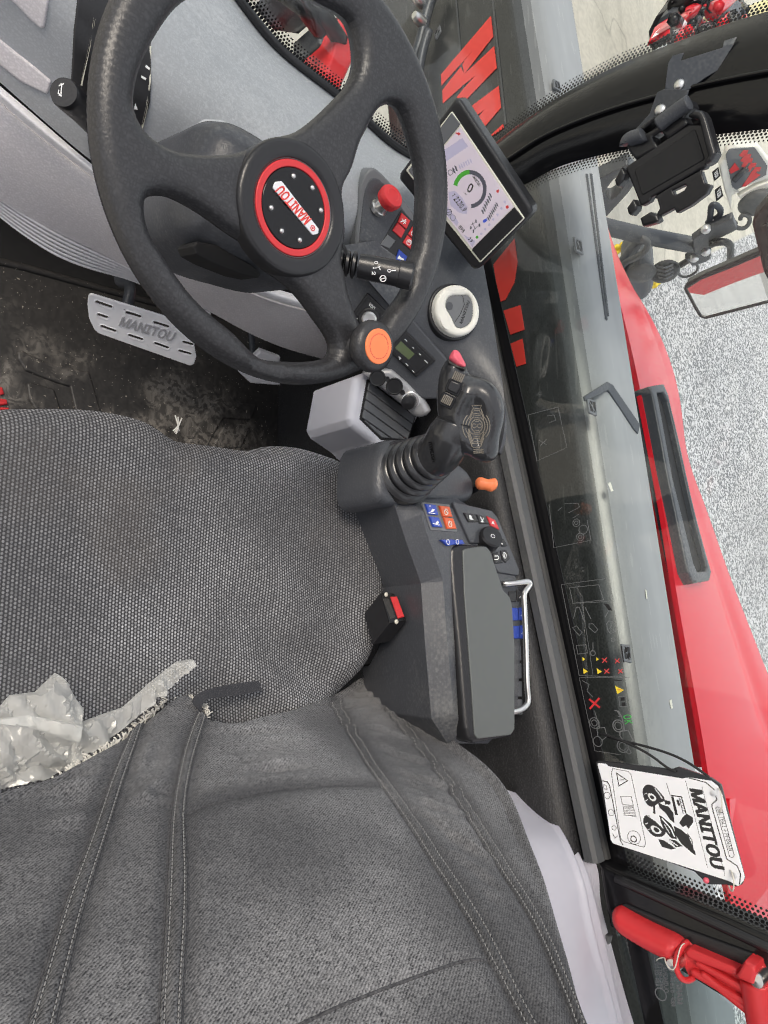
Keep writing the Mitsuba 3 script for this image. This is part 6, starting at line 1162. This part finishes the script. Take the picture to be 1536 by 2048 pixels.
add(HLp+'__lens', icosph(g1((440, 1150), XM - .06), 0.07, 3, (0.5, 1, 1)), SILL, True)
MB = thing('perforated_bracket', 'dark perforated bracket plate with round holes beside the boom', 'bracket')
mb = sg.Polygon(XF.poly(z1([(-120, 560), (60, 300), (330, 170), (420, 290), (330, 420), (130, 640), (-60, 720)])))
mb = mb.difference(sg.Polygon(smoothpoly(XF.poly(z1([(130, 430), (160, 360), (240, 280), (300, 280), (290, 350), (230, 440), (170, 475)])), 4)))
add(MB+'__plate', pillow(XF, mb, 0.02, 0.006, -0.03, 0.02), STEEL, 40)
for pp in ([(180, 960), (260, 935), (350, 880)], [(520, 1250), (560, 1240), (580, 1225)]):
    k_ = thing('yellow_chain', 'yellow plastic chain hanging by the ' + ('tube bracket brace' if pp[0][0] < 300 else 'round work lamp'), 'chain'); pts = smoothpoly([g1(p, XM + .2) for p in pp], 4, False)
    for i in range(len(pts) - 1):
        c = (pts[i] + pts[i+1])/2; d = unit(pts[i+1] - pts[i]); e = unit(np.cross(d, [1, 0, 0])) if i % 2 else unit(np.cross(d, [0, 0.3, 1])); l = np.linalg.norm(pts[i+1] - pts[i])*0.7
        add(k_+'__link', tube([c + l*math.cos(t)*d + 0.02*math.sin(t)*e for t in np.linspace(0, 2*np.pi, 9)[:-1]], 0.009, 6, 2, closed=True), YEL, True)
MR = thing('wing_mirror', 'wide wing mirror reflecting red hood and grey ground', 'mirror')
mrp = z1([(825, 1280), (840, 1240), (950, 1180), (1600, 900), (1700, 950), (1700, 1350), (1000, 1530), (955, 1515), (910, 1440)])
m0_ = atx(*z1([(1250, 1220)])[0], 1.30); MRF = Fr(m0_, unit(unit(EYE - m0_) + unit(np.array([-0.75, -0.8, 1.3]) - m0_)), (0, 0, 1))
mp = sg.Polygon(MRF.poly(mrp)).buffer(-0.01).buffer(0.01)
add(MR+'__housing', pillow(MRF, mp, 0.0, 0.01, -0.05, 0.02), BLK, 40)
add(MR+'__glass', flat(MRF, mp.buffer(-0.004), 0.0005, 0.002), MIRR, False)
add(MR+'__rim', tube([MRF.P(q_[0], q_[1], 0.003) for q_ in np.array(mp.exterior.coords)[:-1]], 0.006, 8, closed=True, spline=False), BLK, True)
add(MR+'__upper_rim', tube([MRF.P(*MRF.at(*p), 0.002) for p in z1([(835, 1262), (950, 1188), (1250, 1070), (1600, 920)])], 0.009, 8, spline=False), BLK, True)
ME = thing('side_mirror', 'black rounded mirror back cut off by the right photo edge', 'mirror')
MEF = Fr(atx(1520, 520, 1.0), [-0.8, 0.6, 0], (0, 0, 1))
mo = sg.Polygon(MEF.poly(z1([(1400, 720), (1420, 650), (1530, 520), (1640, 480), (1800, 480), (1800, 1250), (1560, 1250), (1500, 1130), (1450, 930)]))).buffer(-0.01).buffer(0.01)
add(ME+'__shell', pillow(MEF, mo, 0.01, 0.01, -0.04, 0.015), BLKM, 40)
add(ME+'__knob', lathe(MEF.P(*MEF.at(*z1([(1535, 745)])[0]), 0.008), MEF.n, [(0.014, 0), (0.014, 0.006), (0.009, 0.008), (0, 0.008)], 20), BLKM, 30)
VM = thing('white_mirror', 'white mirror housing with a painted reflection of red machine and lettering in its glass', 'mirror')
VF_ = Fr(atx(1490, 340, 2.4), [-0.9, 0.4, 0.2], (0, 0, 1))
vo_ = sg.Polygon(VF_.poly(z1([(1115, 220), (1160, 165), (1175, 100), (1250, 50), (1450, 60), (1560, 200), (1560, 330), (1240, 440), (1290, 460), (1230, 480), (1215, 610), (1165, 450), (1140, 350)])))
add(VM+'__housing', pillow(VF_, vo_.buffer(0), 0.0, 0.01, -0.06, 0.02), WHP, 40)
gl_ = VF_.poly(z1([(1170, 130), (1200, 75), (1420, 60), (1530, 220), (1520, 300), (1260, 430), (1225, 400)]))
add(VM+'__glass', pillow(VF_, rnd(gl_, 0.01), 0.004, 0.002, -0.002, 0.02), GREYD, 40)
V2 = VF_.up(0.004)
for pp in ([(1200, 260), (1250, 195), (1290, 250), (1215, 290)], [(1310, 400), (1400, 265), (1470, 300), (1340, 400)]): add(VM+'__reflection_red_part', flat(V2, V2.poly(z1(pp)), 0.001, 0.003), RED, False)  # reflection of a red machine laid on the glass as flat shapes
for i_, (a, b) in enumerate([((1300, 140), (1360, 105)), ((1310, 185), (1385, 140)), ((1320, 230), (1400, 175)), ((1360, 265), (1430, 215)), ((1400, 290), (1470, 250))]): add(VM+'__reflection_red_stroke', flat(V2, line(V2, z1([a, ((a[0]+b[0])/2, b[1]), b]), 0.022), 0.001, 0.003), RED, False)
add(VM+'__bar', tube([V2.P(*V2.at(*p), 0.01) for p in z1([(1240, 345), (1310, 270), (1360, 235)])], 0.014, 8), STEEL, True)
add(VM+'__white_arm', pillow(VF_, VF_.poly(z1([(1275, 480), (1440, 390), (1560, 350), (1560, 430), (1330, 530)])), 0.01, 0.004, -0.03, 0.02), WHP, 40)
add(VM+'__round_cap', icosph(VF_.P(*VF_.at(*z1([(1450, 540)])[0]), 0.0), 0.10, 3, (0.5, 1, 1)), SILL, True)
add(VM+'__hook', tube([VF_.P(*VF_.at(*p), 0.03) for p in z1([(1260, 680), (1250, 720), (1330, 730), (1370, 650), (1320, 620), (1290, 660)])], 0.012, 10), SILL, True)
for pp, sx in ((z1([(1055, 285), (1110, 240), (1125, 310), (1070, 355)]), 0), (z1([(1078, 440), (1130, 400), (1150, 480), (1090, 530)]), 1)):
    k_ = add(VM+'__name_tag', pillow(VF_, VF_.poly(pp), 0.004, 0.002, -0.01, 0.02), BLKM, 40, 'black tag with white lettering'); q = VF_.up(0.004); pp = np.array(pp); c = pp.mean(0)
    add(k_+'__lettering', text(q, 'VOLV', tuple(c + (pp[3] - c)*.6 + (pp[2]-c)*.1), tuple(c + (pp[0] - c)*.6 + (pp[1]-c)*.1), tuple(c + (pp[2] - c)*.55), 0.003, 0), WHT, False)
# ---------------------------------------------------------------- far machinery at the top right
t2 = lambda pts: cr(1230, 0, 5.02, pts)
GZ = 0.0
IM = thing('farm_implement', 'red and black farm implement standing on the pale yard slab', 'farm implement')
def gz(p, z): return atz(*t2([p])[0], z)
for a, b, r, m, z in [((560, 330), (700, 110), .30, BLK, .5), ((600, 440), (690, 330), .28, BLK, .4), ((560, 300), (640, 170), .2, STEEL, .6), ((980, 120), (1180, -60), .1, REDP, .9), ((1000, 300), (1180, 90), .12, STEEL, .8), ((1180, 60), (1210, 240), .1, STEEL, .6), ((960, 320), (1040, 290), .14, STEEL, .4), ((700, 60), (720, -40), .22, BLK, .7), ((1230, 120), (1300, 240), .14, STEEL, .3)]:
    add(IM+'__beam', tube([gz(a, z), gz(b, z)], r*0.55, 10, spline=False), m, True)
for pp, z, h_ in [([(690, 250), (760, 60), (830, 0), (910, -10), (905, 80), (870, 130), (800, 190)], .8, .25), ([(830, 180), (870, 130), (940, 190), (930, 250), (860, 380), (830, 330), (890, 240)], .6, .2), ([(750, 130), (830, 40), (860, 60), (790, 140)], 1.0, .2)]:
    q = FLAT(z); add(IM+'__red_frame', pillow(q, sg.Polygon(q.poly(t2(pp))).buffer(0), 0.0, 0.05, -h_, 0.2), REDP, 40)
for pp, z in [([(510, 300), (560, 230), (700, 100), (690, 130), (540, 270)], .7), ([(540, 420), (620, 360), (690, 310), (680, 330), (560, 430)], .6)]:
    q = FLAT(z); add(IM+'__pale_edge', pillow(q, sg.Polygon(q.poly(t2(pp))).buffer(0), 0.0, 0.02, -.1, 0.2), ALU, 40)
rb2 = []
for k in range(46):
    a = np.array([RNG.uniform(560, 1290), RNG.uniform(-60, 330)]); a[1] = min(a[1], 420 - 0.28*(a[0] - 520)); d = RNG.normal(0, 1, 2)*np.array([55, 70]); z0 = RNG.uniform(0.3, 1.1)
    rb2.append(tube([gz(a, z0), gz(a + d, z0 + RNG.normal(0, .15))], RNG.uniform(.012, .04), 6, spline=False))
add(IM+'__linkage', cat(rb2[:30]), BLK, True, kind='stuff'); add(IM+'__red_linkage', cat(rb2[30:40]), REDP, True, kind='stuff'); add(IM+'__bright_linkage', cat(rb2[40:]), ALU, True, kind='stuff')
BX = thing('yellow_board', 'pale yellow pallet board standing at the upper right photo corner', 'board')
q = FLAT(.35); add(BX, pillow(q, sg.Polygon(q.poly(t2([(1320, 100), (1420, 20), (1600, -40), (1600, 200), (1350, 260)]))), 0.0, 0.02, -.35, 0.3), mat('pale_yellow', pb(dusty((0.72, 0.62, 0.30), (0.5, 0.45, 0.3), 0.4, 0.7, 3), 0.7)), 40)
B2 = thing('yellow_crate', 'small pale yellow crate behind the red implement', 'crate')
q = FLAT(.5); add(B2, pillow(q, sg.Polygon(q.poly(t2([(1090, 70), (1190, 0), (1280, 0), (1200, 50), (1110, 110)]))), 0.0, 0.02, -.5, 0.3), 'mat_pale_yellow', 40)
